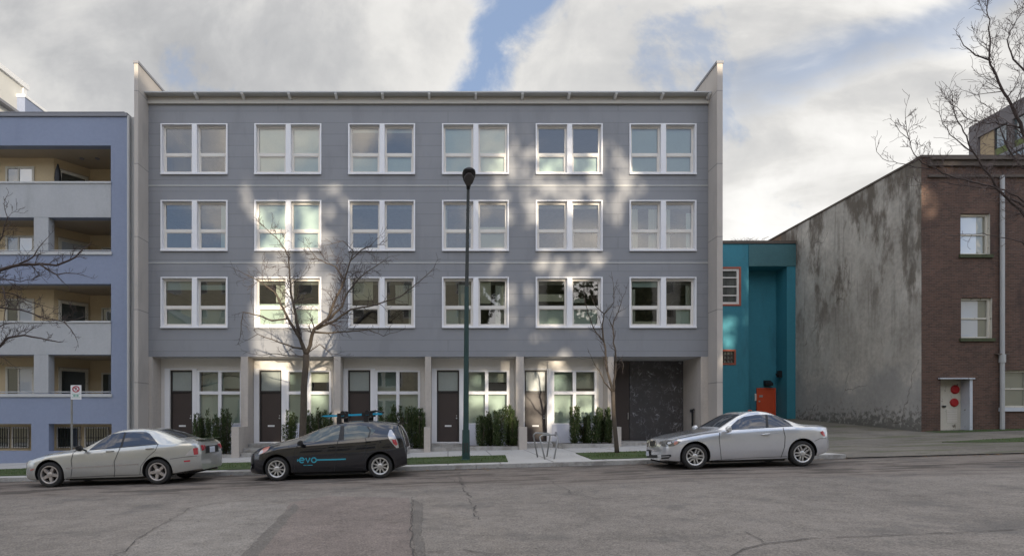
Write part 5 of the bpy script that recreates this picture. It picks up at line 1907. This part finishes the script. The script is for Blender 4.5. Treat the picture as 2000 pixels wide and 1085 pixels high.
class Car:
    """x runs from the front wheel centre towards the tail, -y is the side seen from the street"""
    def __init__(s, name, label, X, Xr, Yc, L0, L1, half, wb, rw, top, belt, bottom, plan, roofhalf, paint, glassmat, zoom):
        s.half, s.wb, s.rw = half, wb, rw
        s.glass = glassmat
        s.zoom = zoom
        s.paint = paint
        d = 14.62
        x = PX(X, d)
        s.root = thing(name, (x, d + half - .02, gz(x)), label, 'car', 'cars parked along the far kerb', rot=(0, -math.atan(.028), 0))
        bpy.context.view_layer.update()
        s.Mx = s.root.matrix_world.copy()
        s.inv = s.Mx.inverted()
        t = (1 - np.cos(np.linspace(0, math.pi, 88))) / 2
        u_ = np.linspace(0, 1, 88)
        xs = L0 + (L1 - L0) * (.5 * t + .5 * u_)
        T = smooth_curve(top, xs)
        Bz = smooth_curve(bottom, xs, .2)
        Zb = smooth_curve(belt, xs, .25)
        P = smooth_curve(plan, xs, .12) * half
        s.rings = []
        Tm = T.max()
        for i, x_ in enumerate(xs):
            T_, B_, p_ = float(T[i]), float(Bz[i]), float(P[i])
            zb = min(float(Zb[i]), T_ - .035)
            G = max(0.0, min(1.0, (T_ - zb - .06) / (Tm - .92 - .06)))
            G = G * G * (3 - 2 * G)
            wr = p_ * .80 * (1 - G) + min(p_ * .95, roofhalf) * G
            ze = zb + (T_ - zb) * (.60 * (1 - G) + .90 * G)
            wbelt = p_ * .955
            hb = zb - B_
            pts = [(0, B_), (p_ * .82, B_), (p_ * .95, B_ + .04), (p_ * .985, B_ + .13 * hb + .03), (p_ * 1.0, B_ + .36 * hb), (p_ * 1.004, B_ + .62 * hb),
                   (p_ * .998, B_ + .78 * hb), (p_ * .982, B_ + .92 * hb), (wbelt, zb)]
            for f_ in (.2, .4, .6, .8, .93):
                bul = math.sin(f_ * math.pi) * .018 * G
                pts.append((wbelt + (wr - wbelt) * f_ + bul, zb + (ze - zb) * f_))
            pts += [(wr * .985, ze + (T_ - ze) * .22), (wr * .93, ze + (T_ - ze) * .52), (wr * .78, ze + (T_ - ze) * .80), (wr * .45, ze + (T_ - ze) * .96), (0, T_)]
            s.rings.append([(x_, w_, z_) for w_, z_ in pts])
        n = len(s.rings[0])
        V, Fc = [], []
        ringn = 2 * n - 2
        for rr in s.rings:
            V += [(a, -w_, z_) for a, w_, z_ in rr] + [(a, w_, z_) for a, w_, z_ in rr[-2:0:-1]]
        for i in range(len(s.rings) - 1):
            for k in range(ringn):
                k2 = (k + 1) % ringn
                Fc.append((i * ringn + k, i * ringn + k2, (i + 1) * ringn + k2, (i + 1) * ringn + k))
        Fc.append(tuple(range(ringn - 1, -1, -1)))
        e = (len(s.rings) - 1) * ringn
        Fc.append(tuple(e + k for k in range(ringn)))
        s.bvh = BVHTree.FromPolygons([Vector(v_) for v_ in V], Fc)
        bm = bmesh.new()
        bv = [bm.verts.new(v_) for v_ in V]
        for f_ in Fc:
            bm.faces.new([bv[k] for k in f_])
        bmesh.ops.recalc_face_normals(bm, faces=bm.faces)
        me = bpy.data.meshes.new('body')
        bm.to_mesh(me)
        bm.free()
        me.materials.append(M[paint])
        me.materials.append(M['well'])
        tmp = bpy.data.objects.new('body_raw', me)
        scene.collection.objects.link(tmp)
        cb = MB()
        cb.cur = 1
        for xc_ in (0, wb):
            for sd in (-1, 1):
                cb.lathe([(rw + .055, sd * (half - .30)), (rw + .055, sd * (half + .2))] if sd > 0 else [(rw + .055, sd * (half + .2)), (rw + .055, sd * (half - .30))], (xc_, 0, rw + .01), 'y', 48)
        cut = cb.build('cutter', [paint, 'well'])
        bmc = bmesh.new()
        bmc.from_mesh(cut.data)
        bmesh.ops.recalc_face_normals(bmc, faces=bmc.faces)
        bmc.to_mesh(cut.data)
        bmc.free()
        md = tmp.modifiers.new('cut', 'BOOLEAN')
        md.operation = 'DIFFERENCE'
        md.object = cut
        md.solver = 'EXACT'
        bpy.context.view_layer.update()
        dg = bpy.context.evaluated_depsgraph_get()
        me2 = bpy.data.meshes.new_from_object(tmp.evaluated_get(dg))
        me2.name = 'body'
        bpy.data.objects.remove(tmp)
        bpy.data.objects.remove(cut)
        me2.polygons.foreach_set('use_smooth', [True] * len(me2.polygons))
        me2.set_sharp_from_angle(angle=math.radians(32))
        s.body = bpy.data.objects.new('body', me2)
        scene.collection.objects.link(s.body)
        s.body.parent = s.root
        ORG[s.body.name] = Vector((0, 0, 0))

    # --- surface patches: an outline seen in the photograph, laid on the real body surface
    def zx(s, q):
        ox, oy, sc = s.zoom
        return (ox + q[0] / sc, oy + q[1] / sc)

    def hit(s, X, Y):
        o = s.inv @ Vector((0, 0, CAMZ))
        d = (s.inv.to_3x3() @ (W(X, Y, 10) - Vector((0, 0, CAMZ)))).normalized()
        h = s.bvh.ray_cast(o, d)
        if h[0] is None:
            return None, None
        return h[0], (h[1] if h[1].dot(d) < 0 else -h[1])

    def patch_mesh(s, poly, off=.004, step=1.6, raw=False):
        pts = [q if raw else s.zx(q) for q in poly]
        ring = []
        for i, p in enumerate(pts):
            q = pts[(i + 1) % len(pts)]
            L_ = math.hypot(q[0] - p[0], q[1] - p[1])
            n = max(1, int(L_ / step))
            ring += [Vector((p[0] + (q[0] - p[0]) * k / n, p[1] + (q[1] - p[1]) * k / n)) for k in range(n)]
        xs = [p.x for p in ring]
        ys = [p.y for p in ring]
        allp = list(ring)
        x = min(xs) + step * .55
        while x < max(xs):
            y = min(ys) + step * .55
            while y < max(ys):
                allp.append(Vector((x, y)))
                y += step
            x += step
        ed = [(i, (i + 1) % len(ring)) for i in range(len(ring))]
        v2, _, fs, *_ = delaunay_2d_cdt(allp, ed, [], 1, 1e-4)
        v3, v3n, nn_ = [], [], []
        for p in v2:
            h, nrm = s.hit(p.x, p.y)
            v3n.append(nrm)
            v3.append(None if h is None else h + nrm * off)
        vv, idx = [], {}
        ff = []
        for f_ in fs:
            if any(v3[k] is None for k in f_):
                continue
            dm = max((v3[f_[0]] - v3[k]).length for k in f_)
            if dm > .25:
                continue
            for k in f_:
                if k not in idx:
                    idx[k] = len(vv)
                    vv.append(v3[k])
                    nn_.append(v3n[k])
            t_ = [idx[k] for k in f_]
            nf = (vv[t_[1]] - vv[t_[0]]).cross(vv[t_[2]] - vv[t_[0]])
            ff.append(tuple(t_ if nf.dot(nn_[t_[0]]) > 0 else t_[::-1]))
        return vv, ff

    def patch(s, name, poly, mat, off=.004, both=True, parent=None, step=1.6, raw=False):
        vv, ff = s.patch_mesh(poly, off, step, raw)
        if not ff:
            print('empty patch', name)
            return None
        o = None
        for sd in ((1, -1) if both else (1,)):
            b = MB()
            b.add([(p.x, p.y * sd, p.z) for p in vv], ff if sd > 0 else [f_[::-1] for f_ in ff])
            q = b.build(name, mat, parent or s.root, local=True, smooth=True)
            o = o or q
        return o

    def line(s, name, pts, w, mat, off=.003, both=True, parent=None, raw=False):
        P_ = [Vector(q if raw else s.zx(q)) for q in pts]
        wpx = w * 79 / 2
        up, dn = [], []
        for i, p in enumerate(P_):
            t = (P_[min(i + 1, len(P_) - 1)] - P_[max(0, i - 1)]).normalized()
            nrm = Vector((-t.y, t.x)) * wpx
            up.append(tuple(p + nrm))
            dn.append(tuple(p - nrm))
        return s.patch(name, up + dn[::-1], mat, off, both, parent, 2.5, True)

    def top_patch(s, name, x0, x1, mat, lo=13, off=.004, trim=.96):
        """windscreen or rear window: the upper part of the shell between two stations"""
        b = MB()
        cols = []
        for rr in s.rings:
            xa = rr[0][0]
            if xa < x0 or xa > x1:
                continue
            pts = [(a, w_ * trim, z_ + off) for a, w_, z_ in rr[lo:]]
            cols.append([(a, -w_, z_) for a, w_, z_ in pts] + [(a, w_, z_) for a, w_, z_ in pts[-2::-1]])
        n = len(cols[0])
        for c in cols:
            b.v += c
        for i in range(len(cols) - 1):
            for k in range(n - 1):
                b.f.append((i * n + k, (i + 1) * n + k, (i + 1) * n + k + 1, i * n + k + 1))
                b.mi.append(0)
        return b.build(name, mat, s.root, local=True, smooth=True)

    def face_patch(s, name, yz, mat, front=True, off=.004, both=False, depth=None):
        """outline given in (y, z) on the nose or the tail"""
        ring = []
        for i, p in enumerate(yz):
            q = yz[(i + 1) % len(yz)]
            L_ = math.hypot(q[0] - p[0], q[1] - p[1])
            n = max(1, int(L_ / .03))
            ring += [Vector((p[0] + (q[0] - p[0]) * k / n, p[1] + (q[1] - p[1]) * k / n)) for k in range(n)]
        allp = list(ring)
        x = min(p.x for p in ring) + .015
        while x < max(p.x for p in ring):
            y = min(p.y for p in ring) + .015
            while y < max(p.y for p in ring):
                allp.append(Vector((x, y)))
                y += .03
            x += .03
        ed = [(i, (i + 1) % len(ring)) for i in range(len(ring))]
        v2, _, fs, *_ = delaunay_2d_cdt(allp, ed, [], 1, 1e-4)
        vv = []
        for p in v2:
            h = s.bvh.ray_cast(Vector((-4 if front else 8, p.x, p.y)), Vector((1 if front else -1, 0, 0)))
            n_ = h[1]
            if h[0] is not None and (n_.x > 0) == front:
                n_ = -n_
            vv.append(None if h[0] is None else h[0] + n_ * off)
        ff = []
        for f_ in fs:
            if all(vv[k] is not None for k in f_):
                nf = (vv[f_[1]] - vv[f_[0]]).cross(vv[f_[2]] - vv[f_[0]])
                ff.append(tuple(f_) if (nf.x < 0) == front else tuple(f_)[::-1])
        vv = [v_ or Vector((0, 0, 0)) for v_ in vv]
        o = None
        for sd in ((1, -1) if both else (1,)):
            q = MB().add([(p.x, p.y * sd, p.z) for p in vv], ff if sd > 0 else [f_[::-1] for f_ in ff]).build(name, mat, s.root, local=True, smooth=True)
            o = o or q
        return o

    def wheels(s, spokes, rimr, mat, style='five'):
        tw_ = .205
        for xc_ in (0, s.wb):
            for sd in (-1, 1):
                w = bpy.data.objects.new('wheel', None)
                scene.collection.objects.link(w)
                w.empty_display_size = .1
                w.parent = s.root
                w.location = (xc_, sd * (s.half - .015), s.rw)
                w.rotation_euler = (0, random.Random(int(xc_ * 7 + sd)).uniform(0, 1), 0)
                ORG[w.name] = Vector((0, 0, 0))
                R = s.rw
                # y=0 is the outer face, the wheel extends inwards
                k = -sd
                prof = [(rimr + .012, .012), (R - .055, 0.0), (R - .018, .012), (R - .002, .045), (R, .07), (R, tw_ - .07), (R - .002, tw_ - .045), (R - .03, tw_ - .01), (rimr + .01, tw_)]
                MB().lathe([(r_, h_ * k) for r_, h_ in prof] + [(rimr - .004, tw_ * k), (rimr - .004, .012 * k)], (0, 0, 0), 'y', 48, closed=True).build('tyre', 'rubber', w, local=True, smooth=True, angle=35)
                b = MB()
                b.lathe([(r_, h_ * k) for r_, h_ in [(rimr + .010, .006), (rimr + .012, .018), (rimr - .012, .024), (rimr - .02, .12), (rimr - .03, .12), (rimr - .022, .012), (rimr - .006, .004)]], (0, 0, 0), 'y', 40, closed=True)
                b.lathe([(r_, h_ * k) for r_, h_ in [(.065, .055), (.065, .022), (.05, .014), (.022, .012)]], (0, 0, 0), 'y', 20)
                for q in range(spokes):
                    an0 = 2 * math.pi * q / spokes
                    dirs = [an0] if style != 'double' else [an0 - .19, an0 + .19]
                    for an in dirs:
                        wi, wo = {'five': (.040, .030), 'double': (.018, .015), 'ten': (.018, .014)}[style]
                        c_, s2 = math.cos(an), math.sin(an)
                        bi = an0 if style == 'double' else an
                        ci, si = math.cos(bi), math.sin(bi)
                        def pt(rr_, off_, h_, inner=False):
                            if inner:
                                return (ci * rr_ - si * off_, h_ * k, si * rr_ + ci * off_)
                            return (c_ * rr_ - s2 * off_, h_ * k, s2 * rr_ + c_ * off_)
                        io = 0 if style != 'double' else (.028 if an > an0 else -.028)
                        r0_, r1_ = .045, rimr - .008
                        vs = [pt(r0_, -wi + io, .026, True), pt(r0_, wi + io, .026, True), pt(r1_, wo, .016), pt(r1_, -wo, .016),
                              pt(r0_, -wi * 1.25 + io, .06, True), pt(r0_, wi * 1.25 + io, .06, True), pt(r1_, wo * 1.25, .06), pt(r1_, -wo * 1.25, .06)]
                        b.add(vs, [(0, 1, 2, 3), (7, 6, 5, 4), (0, 4, 5, 1), (1, 5, 6, 2), (2, 6, 7, 3), (3, 7, 4, 0)])
                b.build('rim', mat, w, local=True, smooth=True, angle=30)
                b = MB()
                b.lathe([(rimr - .02, .11 * k), (.14, .105 * k), (.13, .075 * k), (.05, .075 * k)], (0, 0, 0), 'y', 28)
                b.build('brake_disc', 'brake', w, local=True)

    def mirror(s, x, z, mat, y=None, sc=1.0):
        for sd in (-1, 1):
            yy_ = sd * (s.half + .10 if y is None else y)
            b = MB()
            rings = []
            for (t, wx_, hz) in ((-.085, .03, .04), (-.06, .055, .062), (0, .075, .075), (.05, .078, .070), (.085, .055, .055)):
                rings.append([(x + wx_ * sc * math.cos(a) * (1.2 if math.cos(a) < 0 else .5), yy_ + t * -1 * sd * -1, z + hz * sc * math.sin(a)) for a in [2 * math.pi * k / 14 for k in range(14)]])
            vs = [p for rr in rings for p in rr]
            fs = [(i * 14 + k, i * 14 + (k + 1) % 14, (i + 1) * 14 + (k + 1) % 14, (i + 1) * 14 + k) for i in range(4) for k in range(14)]
            fs += [tuple(range(14)), tuple(4 * 14 + k for k in range(13, -1, -1))]
            b.add(vs, fs)
            b.tube([(x + .03, yy_ - sd * .06, z - .04), (x + .05, sd * s.half * .93, z - .075)], .022, 8)
            b.build('mirror', mat, s.root, local=True, smooth=True, angle=40)

    def handle(s, q0, q1, mat):
        a, na = s.hit(*s.zx(q0))
        c, nc = s.hit(*s.zx(q1))
        for sd in (1, -1):
            b = MB()
            f = lambda p: (p.x, p.y * sd, p.z)
            m1 = a.lerp(c, .15) + na * .035
            m2 = a.lerp(c, .85) + nc * .035
            b.tube([f(a), f(m1), f(m2), f(c)], [.012, .016, .016, .012], 6)
            b.build('door_handle', mat, s.root, local=True, smooth=True)

    def underside(s, x0, x1, z0, z1, inset=.10):
        b = MB().box(x0, x1, -(s.half - inset), s.half - inset, z0, z1)
        b.build('underbody', 'well', s.root, local=True)


PL_ = lambda a, b_: [(-9, a), (9, b_)]
# --- silver sedan on the left
c = Car('silver_sedan', 'silver four door sedan parked at left with its tail towards the hatchback', 97, 306, 950, -.79, 3.70, .86, 2.67, .315,
        [(-.79, .50), (-.775, .60), (-.70, .66), (-.45, .745), (-.1, .835), (.3, .905), (.66, .955), (.80, .98), (1.10, 1.15), (1.40, 1.305), (1.62, 1.375), (1.95, 1.405), (2.25, 1.40), (2.55, 1.355), (2.85, 1.25), (3.15, 1.115), (3.30, 1.075), (3.60, 1.06), (3.66, 1.02), (3.70, .86)],
        [(-.79, .62), (0, .80), (.7, .86), (1.8, .905), (2.7, .96), (3.3, 1.0), (3.7, .98)],
        [(-.79, .20), (-.5, .17), (.4, .17), (2.2, .17), (3.0, .22), (3.7, .32)],
        [(-.79, .60), (-.73, .74), (-.62, .86), (-.45, .95), (-.1, 1.0), (2.6, 1.0), (3.2, .97), (3.5, .93), (3.64, .87), (3.70, .80)], .585, 'silver_warm', 'carglass', (40, 800, 4.762))
c.patch('side_window', [(640, 370), (700, 322), (760, 278), (810, 246), (860, 222), (968, 205), (926, 345)], 'carglass_blue')
c.patch('side_window', [(948, 344), (986, 206), (1100, 203), (1170, 204), (1205, 222), (1278, 312)], 'carglass_blue')
c.patch('window_pillar', [(968, 206), (986, 206), (948, 344), (926, 346)], 'black', .005)
c.top_patch('windscreen', .82, 1.48, 'carglass', 14, .006, .95)
c.top_patch('rear_window', 2.52, 3.14, 'carglass', 14, .006, .93)
c.line('panel_gap', [(470, 620), (480, 540), (472, 470), (490, 400), (520, 372)], .016, 'seam')
c.line('panel_gap', [(872, 625), (878, 560), (872, 480), (905, 400), (928, 350)], .016, 'seam')
c.line('panel_gap', [(1110, 600), (1120, 520), (1180, 440), (1255, 375), (1280, 315)], .013, 'seam')
c.line('panel_gap', [(930, 348), (1285, 316)], .012, 'seam')
c.line('panel_gap', [(640, 372), (930, 348)], .012, 'seam')
c.line('side_moulding', [(425, 540), (600, 530), (865, 514)], .030, 'chrome', .008)
c.line('side_moulding', [(890, 513), (1000, 507), (1098, 502)], .030, 'chrome', .008)
c.line('panel_gap', [(1390, 455), (1500, 440), (1640, 425)], .010, 'seam')
c.line('sill_gap', [(430, 628), (800, 610), (1130, 600)], .012, 'seam')
c.handle((795, 388), (870, 382), 'silver_warm')
c.handle((1165, 362), (1240, 356), 'silver_warm')
c.patch('taillight', [(1530, 425), (1560, 390), (1600, 355), (1655, 345), (1668, 420), (1620, 425)], 'lens_clear', .007)
c.patch('taillight_red', [(1604, 356), (1648, 350), (1652, 410), (1612, 416)], 'lens_red', .011)
c.face_patch('taillight_red', [(-.66, .80), (-.50, .81), (-.50, .93), (-.63, .935)], 'lens_red', False, .010, True)
c.face_patch('licence_recess', [(-.42, .72), (.42, .72), (.42, .90), (-.42, .90)], 'black', False, .006)
c.face_patch('taillight_red', [(-.47, .84), (-.42, .84), (-.42, .93), (-.47, .93)], 'lens_red', False, .011, True)
c.face_patch('licence_plate', [(-.17, .73), (.17, .73), (.17, .875), (-.17, .875)], 'plate', False, .012)
c.patch('side_marker', [(1518, 470), (1578, 464), (1578, 478), (1522, 484)], 'lens_red', .006)
c.patch('side_marker', [(90, 552), (124, 542), (126, 556), (95, 566)], 'lens_amber', .006)
b = MB()
for k in range(15):
    pass
b.prism([(3.48, -.56, 1.075), (3.70, -.56, 1.095), (3.71, -.56, 1.110), (3.50, -.56, 1.092)], (0, 0, 0), (0, 1.12, 0))
b.box(3.50, 3.56, -.5, -.46, 1.04, 1.09)
b.box(3.50, 3.56, .46, .5, 1.04, 1.09)
b.build('spoiler', 'silver_warm', c.root, local=True)
c.mirror(.86, .955, 'black', sc=1.0)
c.wheels(5, .215, 'alloy_warm', 'five')
c.underside(.45, 2.25, .15, .30)
c.underside(3.1, 3.5, .24, .36, .2)
MB().lathe([(.05, 3.45), (.05, 3.62)], (0, 0, 0), 'z', 4) and None
b = MB()
b.tube([(3.3, .45, .27), (3.66, .45, .28)], .035, 10)
b.build('exhaust', 'galv', c.root, local=True)

# --- dark hatchback in the middle
c = Car('dark_hatchback', 'dark graphite hatchback with cyan lettering and blue roof rack parked mid street', 541, 743, 937, -.76, 3.22, .845, 2.557, .300,
        [(-.76, .50), (-.74, .62), (-.66, .74), (-.50, .83), (-.25, .91), (.05, .975), (.35, 1.03), (.6, 1.10), (1.0, 1.265), (1.35, 1.375), (1.7, 1.43), (2.0, 1.445), (2.35, 1.43), (2.7, 1.39), (3.0, 1.335), (3.06, 1.30), (3.12, 1.14), (3.20, .90), (3.22, .70)],
        [(-.76, .65), (0, .84), (.6, .90), (1.5, .94), (2.2, .97), (2.7, 1.02), (3.22, 1.05)],
        [(-.76, .19), (-.4, .16), (2.2, .16), (2.9, .22), (3.22, .30)],
        [(-.76, .58), (-.70, .72), (-.60, .84), (-.42, .94), (-.1, .995), (2.5, 1.0), (2.9, .975), (3.08, .93), (3.22, .84)], .56, 'graphite', 'carglass_pale', (480, 790, 5.882))
c.patch('side_window', [(682, 428), (688, 385), (740, 345), (850, 288), (940, 258), (1092, 238), (1062, 405)], 'carglass_pale')
c.patch('side_window', [(1128, 400), (1132, 242), (1250, 236), (1385, 245), (1490, 290), (1470, 320), (1400, 372), (1370, 380)], 'carglass_pale')
c.patch('window_pillar', [(1094, 238), (1132, 240), (1126, 402), (1064, 406)], 'black', .005)
c.line('window_pillar', [(1398, 248), (1432, 300), (1408, 372)], .03, 'black', .008)
c.top_patch('windscreen', .50, 1.28, 'carglass', 14, .006, .95)
c.line('panel_gap', [(560, 760), (548, 660), (555, 560), (600, 450), (640, 440)], .014, 'seam')
c.line('panel_gap', [(1020, 780), (1030, 640), (1040, 500), (1060, 410)], .014, 'seam')
c.line('panel_gap', [(1330, 640), (1370, 560), (1390, 450), (1375, 385)], .014, 'seam')
c.handle((945, 482), (1020, 474), 'black')
c.handle((1378, 425), (1440, 420), 'black')
c.patch('headlight', [(148, 568), (165, 535), (215, 492), (278, 478), (272, 500), (235, 535), (190, 562)], 'lens_amber', .008)
c.patch('headlight', [(150, 567), (166, 537), (195, 515), (200, 545), (180, 562)], 'lens_clear', .011)
c.patch('taillight', [(1632, 350), (1650, 292), (1672, 283), (1700, 330), (1745, 415), (1758, 490), (1730, 495), (1690, 450), (1650, 400)], 'lens_clear', .010)
c.patch('taillight_red', [(1680, 400), (1720, 395), (1745, 450), (1725, 468), (1695, 445)], 'lens_red', .016)
c.patch('rear_window', [(1692, 262), (1745, 262), (1790, 370), (1758, 400), (1715, 320)], 'carglass', .006, False)
c.line('body_crease', [(700, 700), (900, 690), (1100, 655), (1260, 615), (1350, 590)], .030, 'silver_cool', .002) if False else None
# the lettering on the doors: a tailed e, v, o and a long line
ls = .030


def strokes(name, segs, w, mat='cyan'):
    for i, sg_ in enumerate(segs):
        c.line(name, sg_, w, mat, .005, True, c.body)


def arc(cx_, cy_, r_, a0, a1, n=18):
    return [(cx_ + r_ * math.cos(math.radians(a0 + (a1 - a0) * k / n)), cy_ + r_ * math.sin(math.radians(a0 + (a1 - a0) * k / n))) for k in range(n + 1)]


strokes('letter_e', [arc(645, 634, 27, 40, 355), [(620, 634), (672, 632)]], ls)
strokes('letter_tail', [[(588, 634), (618, 634)], [(594, 650), (604, 634), (596, 622)]], .022)
strokes('letter_v', [[(690, 608), (714, 660), (738, 606)]], ls)
strokes('letter_o', [arc(783, 632, 27, 0, 352)], ls)
strokes('letter_line', [[(812, 631), (980, 627), (1150, 621)]], .034)
strokes('small_caption', [[(664, 692), (700, 691)], [(708, 691), (768, 690)]], .016)
c.mirror(.66, .925, 'black', sc=1.0)
c.wheels(10, .205, 'alloy', 'ten')
c.underside(.42, 2.15, .13, .30)
# roof rack
b = MB()
for xr in (1.52, 2.20):
    b.box(xr - .03, xr + .03, -.50, .50, 1.50, 1.53)
    for sd in (-1, 1):
        b.box(xr - .06, xr + .06, sd * .50 - .03, sd * .50 + .03, 1.36, 1.53)
rr_ = b.build('roof_rack', 'black', c.root, local=True)
for yy_ in (-.28, .22):
    b = MB()
    b.prism([(1.02, yy_ - .05, 1.585), (1.15, yy_ - .05, 1.555), (2.50, yy_ - .05, 1.575), (2.56, yy_ - .05, 1.60), (2.50, yy_ - .05, 1.625), (1.15, yy_ - .05, 1.60)], (0, 0, 0), (0, .10, 0))
    b.build('rack_tray', 'cyanblue', rr_, local=True)
    for xm_ in (1.58, 2.21):
        b = MB()
        for xr in (xm_ - .09, xm_ + .09):
            b.box(xr - .05, xr + .05, yy_ - .062, yy_ + .062, 1.53, 1.64)
        b.lathe([(.06, -.07), (.06, .07)], (xm_, yy_, 1.64), 'y', 12)
        if xm_ > 2:
            b.tube([(2.2, yy_, 1.64), (2.42, yy_, 1.68), (2.58, yy_, 1.63)], .02, 6)
        b.build('rack_clamp', 'black', rr_, local=True)
b = MB()
b.prism([(3.0, -.5, 1.325), (3.18, -.46, 1.335), (3.18, -.46, 1.36), (3.0, -.5, 1.355)], (0, 0, 0), (0, .96, 0))
b.build('spoiler', 'graphite', c.root, local=True)

# --- bright silver coupe on the right
c = Car('silver_coupe', 'bright silver two door coupe parked at right with its nose towards the bicycle rack', 1358.7, 1569.8, 915, -.74, 3.50, .875, 2.66, .318,
        [(-.74, .48), (-.735, .62), (-.68, .70), (-.55, .765), (-.2, .845), (.2, .905), (.50, .95), (.66, .985), (.95, 1.16), (1.22, 1.31), (1.45, 1.385), (1.75, 1.412), (2.0, 1.375), (2.2, 1.295), (2.4, 1.195), (2.62, 1.095), (2.80, 1.045), (3.1, 1.02), (3.34, 1.0), (3.45, .93), (3.49, .75), (3.50, .6)],
        [(-.74, .66), (-.3, .78), (.3, .86), (.8, .93), (1.7, .965), (2.4, .985), (3.0, .97), (3.50, .93)],
        [(-.74, .21), (-.4, .17), (.4, .17), (2.2, .17), (3.0, .22), (3.50, .33)],
        [(-.74, .62), (-.69, .76), (-.60, .87), (-.42, .96), (-.1, 1.0), (2.6, 1.0), (3.0, .97), (3.22, .92), (3.38, .83), (3.50, .66)], .57, 'silver_cool', 'carglass_blue', (1230, 790, 4.878))
c.patch('side_window', [(932, 236), (975, 190), (1030, 140), (1090, 112), (1200, 94), (1290, 92), (1296, 212)], 'carglass_blue')
c.patch('side_window', [(1322, 212), (1312, 94), (1380, 100), (1450, 126), (1520, 172), (1545, 198)], 'carglass_blue')
c.patch('window_pillar', [(1290, 92), (1312, 94), (1322, 213), (1296, 214)], 'black', .005)
c.top_patch('windscreen', .68, 1.30, 'carglass', 14, .006, .95)
c.top_patch('rear_window', 2.08, 2.64, 'carglass', 14, .006, .93)
c.line('panel_gap', [(872, 520), (862, 420), (852, 320), (856, 262)], .014, 'seam')
c.line('panel_gap', [(1440, 500), (1475, 400), (1480, 300), (1460, 215)], .014, 'seam')
c.line('panel_gap', [(930, 240), (1300, 216), (1555, 202)], .012, 'seam')
c.line('door_crease', [(720, 290), (1000, 285), (1300, 268), (1500, 252), (1640, 240)], .010, 'seam', .001) if False else None
c.line('sill_gap', [(770, 530), (1100, 505), (1500, 490)], .010, 'seam')
c.line('bonnet_gap', [(420, 335), (560, 300), (700, 272), (850, 258)], .010, 'seam')
c.handle((1252, 284), (1335, 276), 'silver_cool')
c.patch('headlight', [(282, 365), (290, 350), (330, 338), (420, 333), (462, 340), (485, 352), (460, 372), (415, 393), (340, 398), (300, 388)], 'lens_smoke', .007)
c.patch('headlight_ring', [(355, 350), (400, 345), (410, 372), (372, 386), (345, 372)], 'black', .010)
c.patch('headlight_lens', [(365, 355), (393, 352), (400, 370), (376, 379), (358, 370)], 'lens_clear', .013)
c.patch('indicator', [(430, 345), (458, 350), (455, 368), (430, 384), (418, 368)], 'lens_amber', .011)
c.patch('grille', [(192, 345), (245, 342), (250, 352), (248, 392), (215, 400), (195, 392)], 'black', .008, False)
c.patch('grille', [(140, 350), (172, 345), (176, 360), (172, 398), (150, 400), (138, 385)], 'black', .008, False)
c.line('grille_rim', [(192, 390), (192, 345), (245, 342), (250, 352)], .014, 'chrome', .013, False)
c.line('grille_rim', [(250, 356), (248, 392), (215, 400), (196, 393)], .014, 'chrome', .013, False)
c.line('grille_rim', [(138, 384), (140, 350), (172, 345), (176, 358)], .014, 'chrome', .013, False)
c.line('grille_rim', [(176, 362), (172, 398), (150, 400), (139, 388)], .014, 'chrome', .013, False)
c.patch('licence_frame', [(128, 428), (200, 428), (204, 494), (134, 492)], 'black', .010, False)
c.patch('licence_plate', [(140, 440), (186, 440), (190, 484), (146, 483)], 'plate', .016, False)
c.patch('air_intake', [(205, 476), (262, 474), (266, 506), (150, 503), (150, 494), (205, 496)], 'black', .006, False)
c.patch('air_intake', [(300, 478), (392, 472), (398, 484), (370, 510), (304, 512)], 'black', .006)
c.line('intake_bar', [(304, 494), (380, 490)], .020, 'silver_cool', .012)
c.patch('taillight', [(1812, 258), (1838, 246), (1852, 262), (1860, 296), (1846, 300), (1822, 276)], 'lens_red', .008)
c.line('panel_gap', [(1760, 345), (1810, 320), (1870, 318)], .010, 'seam', both=False)
c.mirror(.80, .975, 'silver_cool', sc=1.05)
c.wheels(5, .215, 'alloy', 'double')
c.underside(.45, 2.25, .15, .30)
c.underside(-.6, -.35, .14, .25, .25)
MBX = None

print('objects', len(scene.objects))
